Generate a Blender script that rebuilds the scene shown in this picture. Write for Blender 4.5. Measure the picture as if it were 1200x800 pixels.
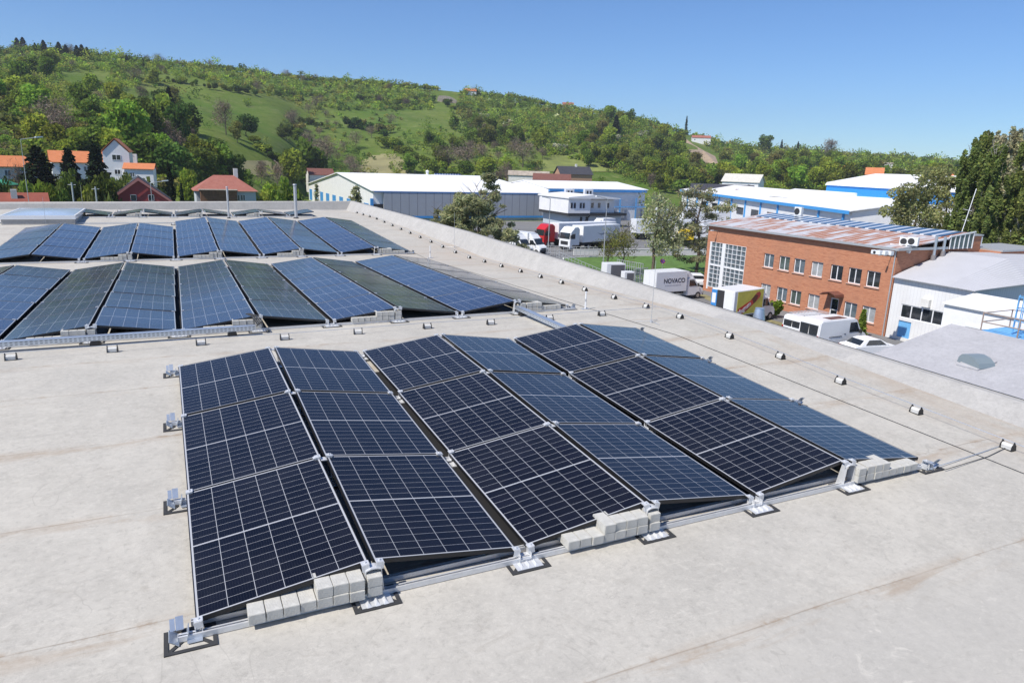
import bpy, bmesh, math, random
import numpy as np
from mathutils import Vector, Matrix
random.seed(7); rng = np.random.default_rng(7)
for o in list(bpy.data.objects): bpy.data.objects.remove(o, do_unlink=True)
S = bpy.context.scene; COL = S.collection
PI = math.pi
# ------------------------------------------------------------ camera
FPX = 825.7; YAW, PITCH, ROLL = 0.4508, 0.2466, 0.0321
CAM = Vector((0.068, -4.409, 2.992))
fw = Vector((math.sin(YAW)*math.cos(PITCH), math.cos(YAW)*math.cos(PITCH), -math.sin(PITCH)))
r0_ = Vector((math.cos(YAW), -math.sin(YAW), 0)); u0_ = r0_.cross(fw)
RT = r0_*math.cos(ROLL)+u0_*math.sin(ROLL); UP = -r0_*math.sin(ROLL)+u0_*math.cos(ROLL)
cd = bpy.data.cameras.new('camera'); cam = bpy.data.objects.new('camera', cd); COL.objects.link(cam)
cd.sensor_width = 36; cd.lens = 36*FPX/1200; cd.clip_start = .1; cd.clip_end = 6000
cam.matrix_world = Matrix(((RT.x, UP.x, -fw.x, CAM.x), (RT.y, UP.y, -fw.y, CAM.y), (RT.z, UP.z, -fw.z, CAM.z), (0, 0, 0, 1)))
S.camera = cam
# ------------------------------------------------------------ sky, sun, exposure
SUN_EL = math.radians(53); LD = Vector((math.cos(SUN_EL)*.968, math.cos(SUN_EL)*.25, -math.sin(SUN_EL))).normalized()
W = bpy.data.worlds.new('World'); S.world = W; W.use_nodes = True
nt = W.node_tree; sky = nt.nodes.new('ShaderNodeTexSky'); sky.sky_type = 'NISHITA'; sky.sun_disc = False
sky.sun_elevation = SUN_EL; sky.sun_rotation = math.radians(-104.5); sky.air_density = 1.0; sky.dust_density = .05; sky.ozone_density = 2.6; sky.altitude = 200
tn = nt.nodes.new('ShaderNodeMix'); tn.data_type = 'RGBA'; tn.blend_type = 'MULTIPLY'; tn.inputs[0].default_value = 1; tn.inputs[7].default_value = (.66, .91, 1.26, 1)
nt.links.new(sky.outputs[0], tn.inputs[6]); nt.links.new(tn.outputs[2], nt.nodes['Background'].inputs[0]); nt.nodes['Background'].inputs[1].default_value = .079
sl = bpy.data.lights.new('sun', 'SUN'); sl.energy = 4.3; sl.angle = math.radians(.53); sl.color = (1, .945, .865)
so = bpy.data.objects.new('sun', sl); COL.objects.link(so); so.rotation_euler = LD.to_track_quat('-Z', 'Y').to_euler(); so.location = (-20, 0, 30)
S.view_settings.view_transform = 'Standard'; S.view_settings.look = 'None'; S.view_settings.exposure = 0.40; S.view_settings.gamma = 1
S.render.engine = 'CYCLES'
G = -10.5      # street level; the roof surface is near z = 0
# ------------------------------------------------------------ measuring helpers: photo point (1200x800) to a point on a known plane
def ray(u, v): return fw+RT*((u-600)/FPX)+UP*((400-v)/FPX)
def atZ(u, v, z): d = ray(u, v); return CAM+d*((z-CAM.z)/d.z)
def atX(u, v, x): d = ray(u, v); return CAM+d*((x-CAM.x)/d.x)
def atY(u, v, y): d = ray(u, v); return CAM+d*((y-CAM.y)/d.y)
def atD(u, v, D): d = ray(u, v); return CAM+d*(D/math.hypot(d.x, d.y))
# ------------------------------------------------------------ object helpers
def tag(o, label=None, cat=None, group=None, kind=None):
    if label: o['label'] = label
    if cat: o['category'] = cat
    if group: o['group'] = group
    if kind: o['kind'] = kind
    return o
def empty(name, loc=(0, 0, 0), rz=0, label=None, cat=None, group=None):
    o = bpy.data.objects.new(name, None); COL.objects.link(o); o.location = loc; o.rotation_euler = (0, 0, rz)
    o.empty_display_size = .2
    return tag(o, label, cat, group)
def link(name, me, parent=None):
    o = bpy.data.objects.new(name, me); COL.objects.link(o)
    if parent is not None: o.parent = parent
    return o
def copy_tree(o, parent=None):
    c = o.copy(); COL.objects.link(c)
    c.parent = parent
    for ch in list(o.children): copy_tree(ch, c)
    return c
class MB:
    def __init__(s): s.v = []; s.f = []; s.m = []
    def add(s, vs, fs, m=0):
        b = len(s.v); s.v += [tuple(p) for p in vs]; s.f += [tuple(b+i for i in f) for f in fs]; s.m += [m]*len(fs); return s
    def box(s, a, b, m=0):
        x0, y0, z0 = a; x1, y1, z1 = b
        return s.add([(x0,y0,z0),(x1,y0,z0),(x1,y1,z0),(x0,y1,z0),(x0,y0,z1),(x1,y0,z1),(x1,y1,z1),(x0,y1,z1)],
                     [(0,3,2,1),(4,5,6,7),(0,1,5,4),(1,2,6,5),(2,3,7,6),(3,0,4,7)], m)
    def cb(s, c, h, m=0, rot=None):   # centre, full size, optional rotation matrix
        c = Vector(c); vs = []
        for k in ((-1,-1,-1),(1,-1,-1),(1,1,-1),(-1,1,-1),(-1,-1,1),(1,-1,1),(1,1,1),(-1,1,1)):
            p = Vector((k[0]*h[0]/2, k[1]*h[1]/2, k[2]*h[2]/2))
            if rot is not None: p = rot @ p
            vs.append(c+p)
        return s.add(vs, [(0,3,2,1),(4,5,6,7),(0,1,5,4),(1,2,6,5),(2,3,7,6),(3,0,4,7)], m)
    def prism(s, pts, y0, y1, m=0, axis='y'):   # pts (x,z) counter-clockwise, extruded along y (or x: pts are (y,z))
        n = len(pts)
        if axis == 'y': vs = [(p[0], y0, p[1]) for p in pts]+[(p[0], y1, p[1]) for p in pts]
        elif axis == 'x': vs = [(y1, p[0], p[1]) for p in pts]+[(y0, p[0], p[1]) for p in pts]
        else: vs = [(p[0], p[1], y0) for p in pts]+[(p[0], p[1], y1) for p in pts]
        f = [tuple(range(n)), tuple(range(2*n-1, n-1, -1))]+[(i, n+i, n+(i+1) % n, (i+1) % n) for i in range(n)]
        if axis == 'z': f = [tuple(reversed(q)) for q in f]
        return s.add(vs, f, m)
    def tube(s, a, b, r, n=8, m=0, r2=None, cap=True):
        a = Vector(a); b = Vector(b); d = (b-a).normalized(); t = Vector((0, 0, 1)) if abs(d.z) < .9 else Vector((1, 0, 0))
        x = d.cross(t).normalized(); y = d.cross(x); r2 = r if r2 is None else r2
        vs = [a+(x*math.cos(2*PI*i/n)+y*math.sin(2*PI*i/n))*r for i in range(n)]+[b+(x*math.cos(2*PI*i/n)+y*math.sin(2*PI*i/n))*r2 for i in range(n)]
        f = [(i, (i+1) % n, n+(i+1) % n, n+i) for i in range(n)]
        if cap: f += [tuple(range(n-1, -1, -1)), tuple(range(n, 2*n))]
        return s.add(vs, f, m)
    def quad(s, a, b, c, d, m=0): return s.add([a, b, c, d], [(0, 1, 2, 3)], m)
    def build(s, name, mats, parent=None, smooth=False, bevel=0):
        me = bpy.data.meshes.new(name); me.from_pydata(s.v, [], s.f)
        if not isinstance(mats, (list, tuple)): mats = [mats]
        for x in mats: me.materials.append(x)
        me.polygons.foreach_set('material_index', s.m); me.update()
        bm = bmesh.new(); bm.from_mesh(me); bmesh.ops.recalc_face_normals(bm, faces=bm.faces)
        if bevel: bmesh.ops.bevel(bm, geom=list(bm.edges), offset=bevel, segments=2, affect='EDGES', clamp_overlap=True)
        bm.to_mesh(me); bm.free()
        if smooth:
            me.polygons.foreach_set('use_smooth', [True]*len(me.polygons))
            try: me.set_sharp_from_angle(angle=math.radians(35))
            except Exception: pass
        return link(name, me, parent)
# ------------------------------------------------------------ materials
def mat(name, col=(.5, .5, .5), rough=.6, metal=0, var=0, vs=3.0, spec=.5, bump=0, bscale=30, coat=0):
    m = bpy.data.materials.new(name); m.use_nodes = True; t = m.node_tree; b = t.nodes['Principled BSDF']
    b.inputs['Base Color'].default_value = (*col, 1); b.inputs['Roughness'].default_value = rough; b.inputs['Metallic'].default_value = metal
    b.inputs['Specular IOR Level'].default_value = spec; b.inputs['Coat Weight'].default_value = coat
    tc = t.nodes.new('ShaderNodeTexCoord')
    if var:
        n = t.nodes.new('ShaderNodeTexNoise'); n.inputs['Scale'].default_value = vs; n.inputs['Detail'].default_value = 6; n.inputs['Roughness'].default_value = .65
        t.links.new(tc.outputs['Object'], n.inputs['Vector'])
        r = t.nodes.new('ShaderNodeMapRange'); r.inputs[1].default_value = .3; r.inputs[2].default_value = .7; r.inputs[3].default_value = 1-var; r.inputs[4].default_value = 1+var
        mx = t.nodes.new('ShaderNodeVectorMath'); mx.operation = 'SCALE'; mx.inputs[0].default_value = col
        t.links.new(n.outputs[0], r.inputs[0]); t.links.new(r.outputs[0], mx.inputs['Scale']); t.links.new(mx.outputs[0], b.inputs['Base Color'])
    if bump:
        n2 = t.nodes.new('ShaderNodeTexNoise'); n2.inputs['Scale'].default_value = bscale; n2.inputs['Detail'].default_value = 5
        t.links.new(tc.outputs['Object'], n2.inputs['Vector'])
        bp = t.nodes.new('ShaderNodeBump'); bp.inputs['Strength'].default_value = bump; bp.inputs['Distance'].default_value = .01
        t.links.new(n2.outputs[0], bp.inputs['Height']); t.links.new(bp.outputs[0], b.inputs['Normal'])
    return m
class NG:   # tiny node-graph helper
    def __init__(s, name):
        s.m = bpy.data.materials.new(name); s.m.use_nodes = True; s.t = s.m.node_tree; s.b = s.t.nodes['Principled BSDF']; s.tc = s.t.nodes.new('ShaderNodeTexCoord')
    def n(s, ty, **k):
        n = s.t.nodes.new('ShaderNode'+ty)
        for a, b in k.items(): setattr(n, a, b)
        return n
    def set(s, sock, x):
        if hasattr(x, 'is_output') or isinstance(x, bpy.types.NodeSocket): s.t.links.new(x, sock)
        else: sock.default_value = x
    def math(s, op, a, b=0.0, c=None):
        n = s.n('Math', operation=op); s.set(n.inputs[0], a); s.set(n.inputs[1], b)
        if c is not None: s.set(n.inputs[2], c)
        return n.outputs[0]
    def noise(s, vec, scale, detail=5, rough=.6, dist=0):
        n = s.n('TexNoise'); s.set(n.inputs['Vector'], vec); n.inputs['Scale'].default_value = scale; n.inputs['Detail'].default_value = detail; n.inputs['Roughness'].default_value = rough; n.inputs['Distortion'].default_value = dist
        return n.outputs[0]
    def ramp(s, x, a, b, c=0.0, d=1.0):
        n = s.n('MapRange'); s.set(n.inputs[0], x); n.inputs[1].default_value = a; n.inputs[2].default_value = b; n.inputs[3].default_value = c; n.inputs[4].default_value = d
        return n.outputs[0]
    def mix(s, f, a, b, mode='MIX'):
        n = s.n('Mix', data_type='RGBA', blend_type=mode); s.set(n.inputs[0], f)
        s.set(n.inputs[6], a if not isinstance(a, tuple) else (*a, 1)); s.set(n.inputs[7], b if not isinstance(b, tuple) else (*b, 1)); return n.outputs[2]
    def xyz(s, v):
        n = s.n('SeparateXYZ'); s.set(n.inputs[0], v); return n.outputs
    def scalev(s, v, sc):
        n = s.n('VectorMath', operation='MULTIPLY'); s.set(n.inputs[0], v); n.inputs[1].default_value = sc; return n.outputs[0]
    def bump(s, h, st=.3, d=.01):
        n = s.n('Bump'); n.inputs['Strength'].default_value = st; n.inputs['Distance'].default_value = d; s.set(n.inputs['Height'], h); s.t.links.new(n.outputs[0], s.b.inputs['Normal'])
    def col(s, x): s.set(s.b.inputs['Base Color'], x)
    def rough(s, x): s.set(s.b.inputs['Roughness'], x)
M = {}
M['alu'] = mat('aluminium', (.66, .67, .68), .38, .35, .08, 20)
M['galv'] = mat('galvanised_steel', (.55, .6, .66), .38, .7, .12, 9)
M['alu_matt'] = mat('aluminium_matt', (.6, .6, .6), .5, .35, .08, 12)
M['frame'] = mat('panel_frame', (.022, .022, .024), .45, .3)
M['backsheet'] = mat('panel_backsheet', (.03, .03, .035), .6)
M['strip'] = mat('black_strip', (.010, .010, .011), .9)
M['rubber'] = mat('black_rubber', (.035, .036, .038), .8, 0, .2, 20)
M['plastic_black'] = mat('black_plastic', (.015, .015, .016), .5)
M['block'] = mat('concrete_block', (.50, .49, .45), .9, 0, .16, 11, bump=.5, bscale=90)
M['holder_body'] = mat('concrete_weight', (.58, .58, .56), .8, 0, .1, 20)
M['white'] = mat('white_paint', (.78, .79, .8), .35, 0, .03, 1.5, coat=.2)
M['white_panel'] = mat('white_cladding', (.80, .80, .80), .5, 0, .06, .6)
M['white_roof'] = mat('white_roof_sheet', (.78, .78, .77), .6, 0, .05, .25)
M['offwhite'] = mat('aged_white_render', (.68, .67, .63), .8, 0, .1, 1.3)
M['blue_trim'] = mat('blue_trim', (.05, .27, .62), .45, 0, .08, 1)
M['blue_door'] = mat('light_blue_paint', (.16, .42, .72), .5, 0, .12, 2)
M['dark_glass'] = mat('dark_glass', (.02, .025, .03), .06, 0, .3, 1.5, spec=.8)
M['win_glass'] = mat('window_glass', (.10, .13, .15), .08, 0, .5, 1.1, spec=.8)
M['tyre'] = mat('tyre_rubber', (.02, .02, .02), .85)
M['rim'] = mat('wheel_rim', (.45, .45, .46), .35, .6)
M['chassis'] = mat('dark_chassis', (.03, .03, .032), .7)
M['red_paint'] = mat('red_paint', (.52, .02, .02), .3, 0, .05, 1, coat=.4)
M['yellow_paint'] = mat('yellow_paint', (.75, .55, .02), .4)
M['blue_paint'] = mat('dark_blue_paint', (.03, .04, .3), .4)
M['lamp'] = mat('headlight_lens', (.7, .72, .75), .1, 0, 0, spec=.9)
M['redlamp'] = mat('tail_light', (.4, .01, .01), .2)
M['grey_clad'] = None
M['bark'] = mat('bark', (.12, .09, .07), .9, 0, .3, 5)
M['pale_bark'] = mat('pale_bark', (.3, .28, .25), .9, 0, .3, 5)
M['galv_pole'] = mat('pole_grey', (.5, .51, .52), .45, .4)
M['stone'] = mat('pale_stone', (.36, .31, .25), .9, 0, .35, .8, bump=.8, bscale=2)
M['green_fabric'] = mat('green_fabric', (.02, .2, .12), .8)
M['brown_wood'] = mat('brown_boards', (.2, .1, .05), .8, 0, .3, 3)
M['ink'] = mat('black_print', (.02, .02, .03), .6)
M['red_wall'] = mat('red_render', (.36, .06, .06), .8, 0, .08, 1)
M['pink_trim'] = mat('pale_red_boards', (.5, .2, .18), .7)
M['yard'] = mat('yard_asphalt', (.17, .17, .17), .9, 0, .18, .15, bump=.2, bscale=5)
def tile_mat(name, c1, c2, sc=3.2):
    g = NG(name); p = g.tc.outputs['Object']
    n = g.noise(p, 1.2, 6, .7); w = g.n('TexWave', wave_type='BANDS', bands_direction='Z'); g.set(w.inputs['Vector'], p); w.inputs['Scale'].default_value = sc; w.inputs['Distortion'].default_value = .3
    c = g.mix(g.ramp(n, .3, .7), c1, c2); c = g.mix(g.ramp(w.outputs[0], .0, .35, .35, 0), c, tuple(x*.45 for x in c1)); g.col(c); g.rough(.8); return g.m
M['tile_orange'] = tile_mat('orange_roof_tiles', (.52, .17, .06), (.62, .22, .09))
M['tile_red'] = tile_mat('faded_red_roof_tiles', (.30, .10, .07), (.38, .15, .11))
M['tile_brown'] = tile_mat('brown_roof_tiles', (.15, .055, .04), (.2, .08, .06))
M['tile_dark'] = tile_mat('dark_roof_tiles', (.035, .035, .045), (.06, .06, .07))
def brick_mat():
    g = NG('red_brickwork'); p = g.tc.outputs['Object']; x, y, z = g.xyz(p)[:3]
    c = g.n('CombineXYZ'); g.set(c.inputs[0], g.math('ADD', x, y)); g.set(c.inputs[1], z)
    b = g.n('TexBrick'); g.set(b.inputs['Vector'], c.outputs[0]); b.inputs['Scale'].default_value = 1; b.inputs['Brick Width'].default_value = .29; b.inputs['Row Height'].default_value = .09
    b.inputs['Mortar Size'].default_value = .009; b.inputs['Color1'].default_value = (.42, .155, .08, 1); b.inputs['Color2'].default_value = (.54, .235, .125, 1); b.inputs['Mortar'].default_value = (.36, .22, .15, 1)
    st = g.n('CombineXYZ'); g.set(st.inputs[0], g.math('MULTIPLY', g.math('ADD', x, y), .55)); g.set(st.inputs[1], g.math('MULTIPLY', z, 4.2))
    n = g.noise(st.outputs[0], 1.5, 6, .75); n2 = g.noise(p, .35, 4, .6)
    cc = g.mix(g.ramp(n, .35, .68, 0, .55), b.outputs[0], (.56, .24, .13)); cc = g.mix(g.ramp(n, .5, .3, 0, .5), cc, (.27, .075, .035)); cc = g.mix(g.ramp(n2, .45, .75, 0, .25), cc, (.3, .16, .11))
    g.col(cc); g.rough(.9); return g.m
M['brick'] = brick_mat()
def stripes(name, c1, c2, axis, pitch, width, rough=.6, metal=0, dirt=None):
    g = NG(name); p = g.tc.outputs['Object']; x = g.xyz(p)[axis]
    f = g.math('FRACT', g.math('DIVIDE', x, pitch)); l = g.math('LESS_THAN', f, width/pitch)
    c = g.mix(l, c1, c2)
    n = g.noise(p, .8, 5, .6)
    if dirt: c = g.mix(g.ramp(n, .45, .75, 0, .6), c, dirt)
    g.col(c); g.rough(rough); g.b.inputs['Metallic'].default_value = metal; return g.m
M['grey_clad'] = stripes('grey_clad_panels', (.34, .36, .39), (.16, .17, .19), 0, 2.0, .14, .45, 0, (.3, .31, .33))
M['corr_light'] = stripes('corrugated_light_roof', (.50, .50, .52), (.40, .40, .42), 1, .18, .05, .6, 0, (.42, .42, .43))
M['white_corr'] = stripes('white_corrugated_wall', (.76, .76, .75), (.68, .68, .68), 1, .3, .05, .6, 0, (.66, .65, .62))
M['white_corr_x'] = stripes('white_corrugated_wall_side', (.78, .78, .76), (.66, .66, .66), 0, .3, .05, .6, 0, (.7, .7, .67))
def rust_roof():
    g = NG('rusty_standing_seam'); p = g.tc.outputs['Object']; x, y, z = g.xyz(p)[:3]
    st = g.n('CombineXYZ'); g.set(st.inputs[0], g.math('MULTIPLY', x, .10)); g.set(st.inputs[1], g.math('MULTIPLY', g.math('FLOOR', g.math('DIVIDE', y, .62)), 3.7))
    n = g.noise(st.outputs[0], 2.2, 3, .6); n3 = g.noise(p, 1.1, 5, .7)
    wn = g.n('TexWhiteNoise', noise_dimensions='1D'); g.set(wn.inputs['W'], g.math('FLOOR', g.math('DIVIDE', y, .62)))
    f = g.ramp(g.math('ADD', g.math('ADD', g.math('MULTIPLY', n, .8), g.math('MULTIPLY', n3, .2)), g.math('MULTIPLY', wn.outputs[0], .16)), .52, .62)
    c = g.mix(f, (.47, .48, .51), (.34, .14, .07)); c = g.mix(g.ramp(n3, .58, .72, 0, .4), c, (.42, .30, .24))
    fr = g.math('FRACT', g.math('DIVIDE', y, .62)); c = g.mix(g.math('LESS_THAN', fr, .14), c, (.62, .61, .60)); g.col(c); g.rough(.6); return g.m
M['rust'] = rust_roof()
def membrane(name, base, stains=True):
    g = NG(name); p = g.tc.outputs['Object']; x, y, z = g.xyz(p)[:3]
    nw = g.noise(p, 2.2, 3, .5); big = g.noise(p, .38, 4, .55, .5); mid = g.noise(p, 2.1, 10, .72, .5); fine = g.noise(p, 17, 9, .8, .3); scr = g.noise(g.scalev(p, (.9, 2.4, 1)), 6, 9, .8, 1.2)
    dk = lambda k: (base[0]*k, base[1]*k*.99, base[2]*k*.97)
    c = g.mix(g.ramp(mid, .36, .64), dk(.91), dk(1.09))
    c = g.mix(g.ramp(big, .42, .60, 0, .35 if stains else .15), c, (base[0]*.83, base[1]*.83, base[2]*.835))
    patch = g.noise(p, .9, 5, .6, .8); pm = g.ramp(patch, .42, .62)
    # trodden chalky smears and the fine crackle of an aged bitumen sheet
    c = g.mix(g.math('MULTIPLY', g.ramp(scr, .54, .64, 0, .6 if stains else .1), g.ramp(patch, .40, .60, .25, 1)), c, dk(1.22))
    cr = g.math('ABSOLUTE', g.math('SUBTRACT', g.noise(g.scalev(p, (1, 1.5, 1)), 9, 6, .75, 2.2), .5)); c = g.mix(g.math('MULTIPLY', g.ramp(cr, .0, .016, .6, 0), pm), c, dk(.58))
    c = g.mix(g.ramp(fine, .53, .64, 0, .55), c, dk(.66)); c = g.mix(g.ramp(fine, .47, .38, 0, .45), c, dk(1.2))
    c = g.mix(g.ramp(g.noise(g.scalev(p, (1, 2.2, 1)), 2.3, 7, .72, 1.0), .58, .68, 0, .4 if stains else .1), c, (base[0]*.74, base[1]*.71, base[2]*.67))
    if stains:
        yy = g.math('ADD', g.math('ADD', y, -.19), g.math('MULTIPLY', g.math('ADD', g.noise(p, .8, 2, .4), -.5), .05))
        t_ = g.math('SUBTRACT', g.math('FRACT', g.math('ADD', g.math('DIVIDE', yy, 1.52), .5)), .5); sg = g.math('MULTIPLY', t_, 1.52); fr = g.math('ABSOLUTE', sg)
        brk = g.ramp(g.noise(p, 1.4, 5, .7), .38, .6, .25, 1)
        c = g.mix(g.math('MULTIPLY', g.ramp(fr, .0025, .009, 1, 0), g.math('MULTIPLY', brk, .62)), c, (.25, .21, .165))
        c = g.mix(g.math('MULTIPLY', g.ramp(g.math('ABSOLUTE', g.math('SUBTRACT', sg, .022)), .0, .02, .35, 0), brk), c, dk(1.15))
        rs = g.noise(g.scalev(p, (.5, 2.0, 1)), 1.5, 8, .75, .6)
        # the strip nearest the camera is greyer, with chalky splashes and dull scuffs
        lowm = g.ramp(y, -1.25, -1.75, 0, 1); c = g.mix(g.math('MULTIPLY', lowm, .4), c, (base[0]*.86, base[1]*.865, base[2]*.88))
        c = g.mix(g.math('MULTIPLY', lowm, g.ramp(g.noise(p, 4.5, 7, .7, 1.2), .60, .68, 0, .6)), c, dk(1.28))
        sc2 = g.math('ABSOLUTE', g.math('SUBTRACT', g.noise(g.scalev(p, (1, .8, 1)), .75, 2, .5, 3.0), .5)); c = g.mix(g.math('MULTIPLY', g.ramp(sc2, 0, .006, .5, 0), g.ramp(g.noise(p, 1.1, 3, .5), .54, .6)), c, dk(.68))
        below = g.ramp(g.math('ABSOLUTE', g.math('SUBTRACT', sg, -.07)), .0, .17, 1, 0)
        c = g.mix(g.math('MULTIPLY', below, g.ramp(rs, .47, .60, 0, .55)), c, (.33, .25, .175))
        c = g.mix(g.math('MULTIPLY', g.ramp(fr, 0, .05, 1, 0), g.ramp(g.noise(p, 3.2, 7, .75), .52, .62, 0, .6)), c, (.27, .19, .12))
        edge = g.ramp(x, 8.0, 9.35, 0, 1); c = g.mix(g.math('MULTIPLY', edge, g.ramp(g.noise(g.scalev(p, (1, .35, 1)), 1.3, 7, .75), .45, .64, 0, .55)), c, (.37, .28, .20))
        far = g.ramp(g.math('ABSOLUTE', g.math('SUBTRACT', y, 17.4)), 0, 5, 1, 0); c = g.mix(g.math('MULTIPLY', g.math('MULTIPLY', far, g.ramp(x, 4.5, 9, 0, 1)), g.ramp(mid, .35, .6, .1, .6)), c, (.40, .33, .27))
        g.bump(g.math('ADD', g.math('MULTIPLY', fine, .5), g.math('ADD', g.math('MULTIPLY', mid, .6), g.math('MULTIPLY', g.ramp(fr, .0, .012, 0, 1), .6))), .45, .008)
    else: g.bump(mid, .25, .012)
    g.col(c); g.rough(.8); g.b.inputs['Specular IOR Level'].default_value = .3; return g.m
M['roof'] = membrane('roof_membrane', (.462, .442, .398))
M['parapet'] = membrane('parapet_membrane', (.40, .392, .378), False)
M['annex_roof'] = membrane('grey_membrane', (.40, .40, .42), False)
def cells(nm, ca, cb, r0=.12, sp=.34):
    g = NG(nm); p = g.tc.outputs['Object']; x, y, z = g.xyz(p)[:3]
    px = .183
    dx = g.math('MULTIPLY', g.math('ABSOLUTE', g.math('SUBTRACT', g.math('FRACT', g.math('ADD', g.math('DIVIDE', x, px), .5)), .5)), px)
    lx = g.math('LESS_THAN', dx, .0019)
    ay = g.math('ABSOLUTE', y); q = .0932
    dy = g.math('MULTIPLY', g.math('ABSOLUTE', g.math('SUBTRACT', g.math('FRACT', g.math('ADD', g.math('DIVIDE', g.math('SUBTRACT', ay, .008), q), .5)), .5)), q)
    ly = g.math('LESS_THAN', dy, .00115)
    mid = g.math('LESS_THAN', ay, .0055)
    bd = g.math('MAXIMUM', g.math('GREATER_THAN', g.math('ABSOLUTE', x), .5485), g.math('GREATER_THAN', ay, .847))
    bb = g.math('LESS_THAN', g.math('ABSOLUTE', g.math('SUBTRACT', g.math('FRACT', g.math('DIVIDE', x, .01825)), .5)), .035)
    line = g.math('MAXIMUM', g.math('MAXIMUM', lx, ly), g.math('MAXIMUM', mid, bd))
    # cell to cell tone
    cv = g.n('CombineXYZ'); g.set(cv.inputs[0], g.math('FLOOR', g.math('DIVIDE', x, px))); g.set(cv.inputs[1], g.math('FLOOR', g.math('DIVIDE', y, q)))
    wn = g.n('TexWhiteNoise'); g.set(wn.inputs['Vector'], cv.outputs[0])
    base = g.mix(wn.outputs[0], ca, cb)
    base = g.mix(g.math('MULTIPLY', bb, .16), base, (.12, .12, .14))
    oi = g.n('ObjectInfo'); off = g.n('VectorMath', operation='ADD'); g.set(off.inputs[0], p); g.set(off.inputs[1], g.scalev(oi.outputs['Location'], (1.7, 1.3, 1)))
    dust = g.noise(off.outputs[0], 1.3, 6, .65, .4)
    c = g.mix(line, base, (.42, .43, .45)); c = g.mix(g.ramp(dust, .45, .75, .0, .022), c, (.36, .36, .34))
    g.col(c); g.rough(g.ramp(dust, .3, .7, r0, r0+.08)); g.b.inputs['Specular IOR Level'].default_value = sp; g.b.inputs['IOR'].default_value = 1.52
    return g.m
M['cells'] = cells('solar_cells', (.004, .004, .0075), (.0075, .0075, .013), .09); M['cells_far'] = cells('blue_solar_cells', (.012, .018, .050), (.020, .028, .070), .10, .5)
# ============================================================ the roof we stand on
s1, s2, sB, sC = .0514, -.026, .0335, 0
Yr, YA, Yv, YK = 4.89, 7.68, 17.41, 28.49
YF_ = 34.6
def zr(Y):
    if Y < Yr: return s1*Y
    if Y < Yv: return s1*Yr+s2*(Y-Yr)
    z = s1*Yr+s2*(Yv-Yr)
    if Y < YK: return z+sB*(Y-Yv)
    return float(np.interp(Y, [YK, 29.6, 31.8, YF_], [.0, .0, .0, -.06]))+z+sB*(YK-Yv)
XL, XR, YN, YF = -26.0, 9.42, -12.0, 34.6
wh = empty('warehouse', (0, 0, G), 0, 'flat roofed warehouse carrying the solar arrays, pale grey membrane roof in the foreground', 'warehouse')
def inv(o): o.location = (0, 0, -G); return o     # parts of the warehouse are written in world coordinates
ys = [YN, -6, 0, 2.5, Yr-.6, Yr-.3, Yr, Yr+.3, Yr+.6, 8, 12, Yv-.5, Yv, Yv+.5, 20, 24, YK-.3, YK, 29.6, 31.8, YF]
mb = MB()
for a, b in zip(ys, ys[1:]):
    mb.quad((XL, a, zr(a)), (XR, a, zr(a)), (XR, b, zr(b)), (XL, b, zr(b)))
rf = inv(mb.build('roof_deck', M['roof'], wh))
def ztop(Y): return .205+.0165*max(Y, -6) if Y < 20 else .535+.0145*(Y-20)
def xtop(Y): return 9.80 if Y < 20 else 9.80-(Y-20)*.8/15
mb = MB(); py = [YN, -6, 0, 3, 6, 10, 14, 17.4, 20, 24, 28.5, 32, YF+.35]
def psec(Y):
    sh = xtop(Y)-9.80; zb = zr(min(Y, YF)); 
    return [(XR-.05+sh, Y, zb-.02), (XR+.02+sh, Y, zb+.01), (9.74+sh, Y, ztop(Y)-.02), (9.80+sh, Y, ztop(Y)), (9.98+sh, Y, ztop(Y)-.012), (10.0+sh, Y, zb-1.0)]
for a, b in zip(py, py[1:]):
    A = psec(a); B = psec(b)
    for i in range(5): mb.quad(A[i], B[i], B[i+1], A[i+1])
inv(mb.build('parapet', M['parapet'], wh, smooth=True))
mb = MB(); zt = ztop(YF+.3)
for X0, X1 in ((XL, 9.0),):
    z0, z1 = .50, zt
    sec = lambda X, zt_: [(X, YF-.25, zr(YF)), (X, YF-.02, zr(YF)+.05), (X, YF+.10, zt_-.02), (X, YF+.16, zt_), (X, YF+.42, zt_-.01), (X, YF+.45, -1.2)]
    A = sec(XL, .42); B = sec(9.22, zt)
    for i in range(5): mb.quad(A[i], B[i], B[i+1], A[i+1])
inv(mb.build('parapet', M['parapet'], wh))
mb = MB(); mb.box((XL, YN, G), (9.95, YF+.4, -1.0)); inv(mb.build('wall', M['white_panel'], wh))
# metal edge strip along the parapet foot seen as a pale line
mb = MB()
for a, b in zip(py, py[1:]):
    A = psec(a); B = psec(b)
    mb.add([Vector(A[4])+Vector((.004, 0, .004)), Vector(B[4])+Vector((.004, 0, .004)), Vector(B[4])+Vector((-.035, 0, .016)), Vector(A[4])+Vector((-.035, 0, .016)),
            Vector(A[4])+Vector((.006, 0, -.09)), Vector(B[4])+Vector((.006, 0, -.09))], [(0, 1, 2, 3), (4, 5, 1, 0)])
inv(mb.build('edge_trim', M['white'], wh))

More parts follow.
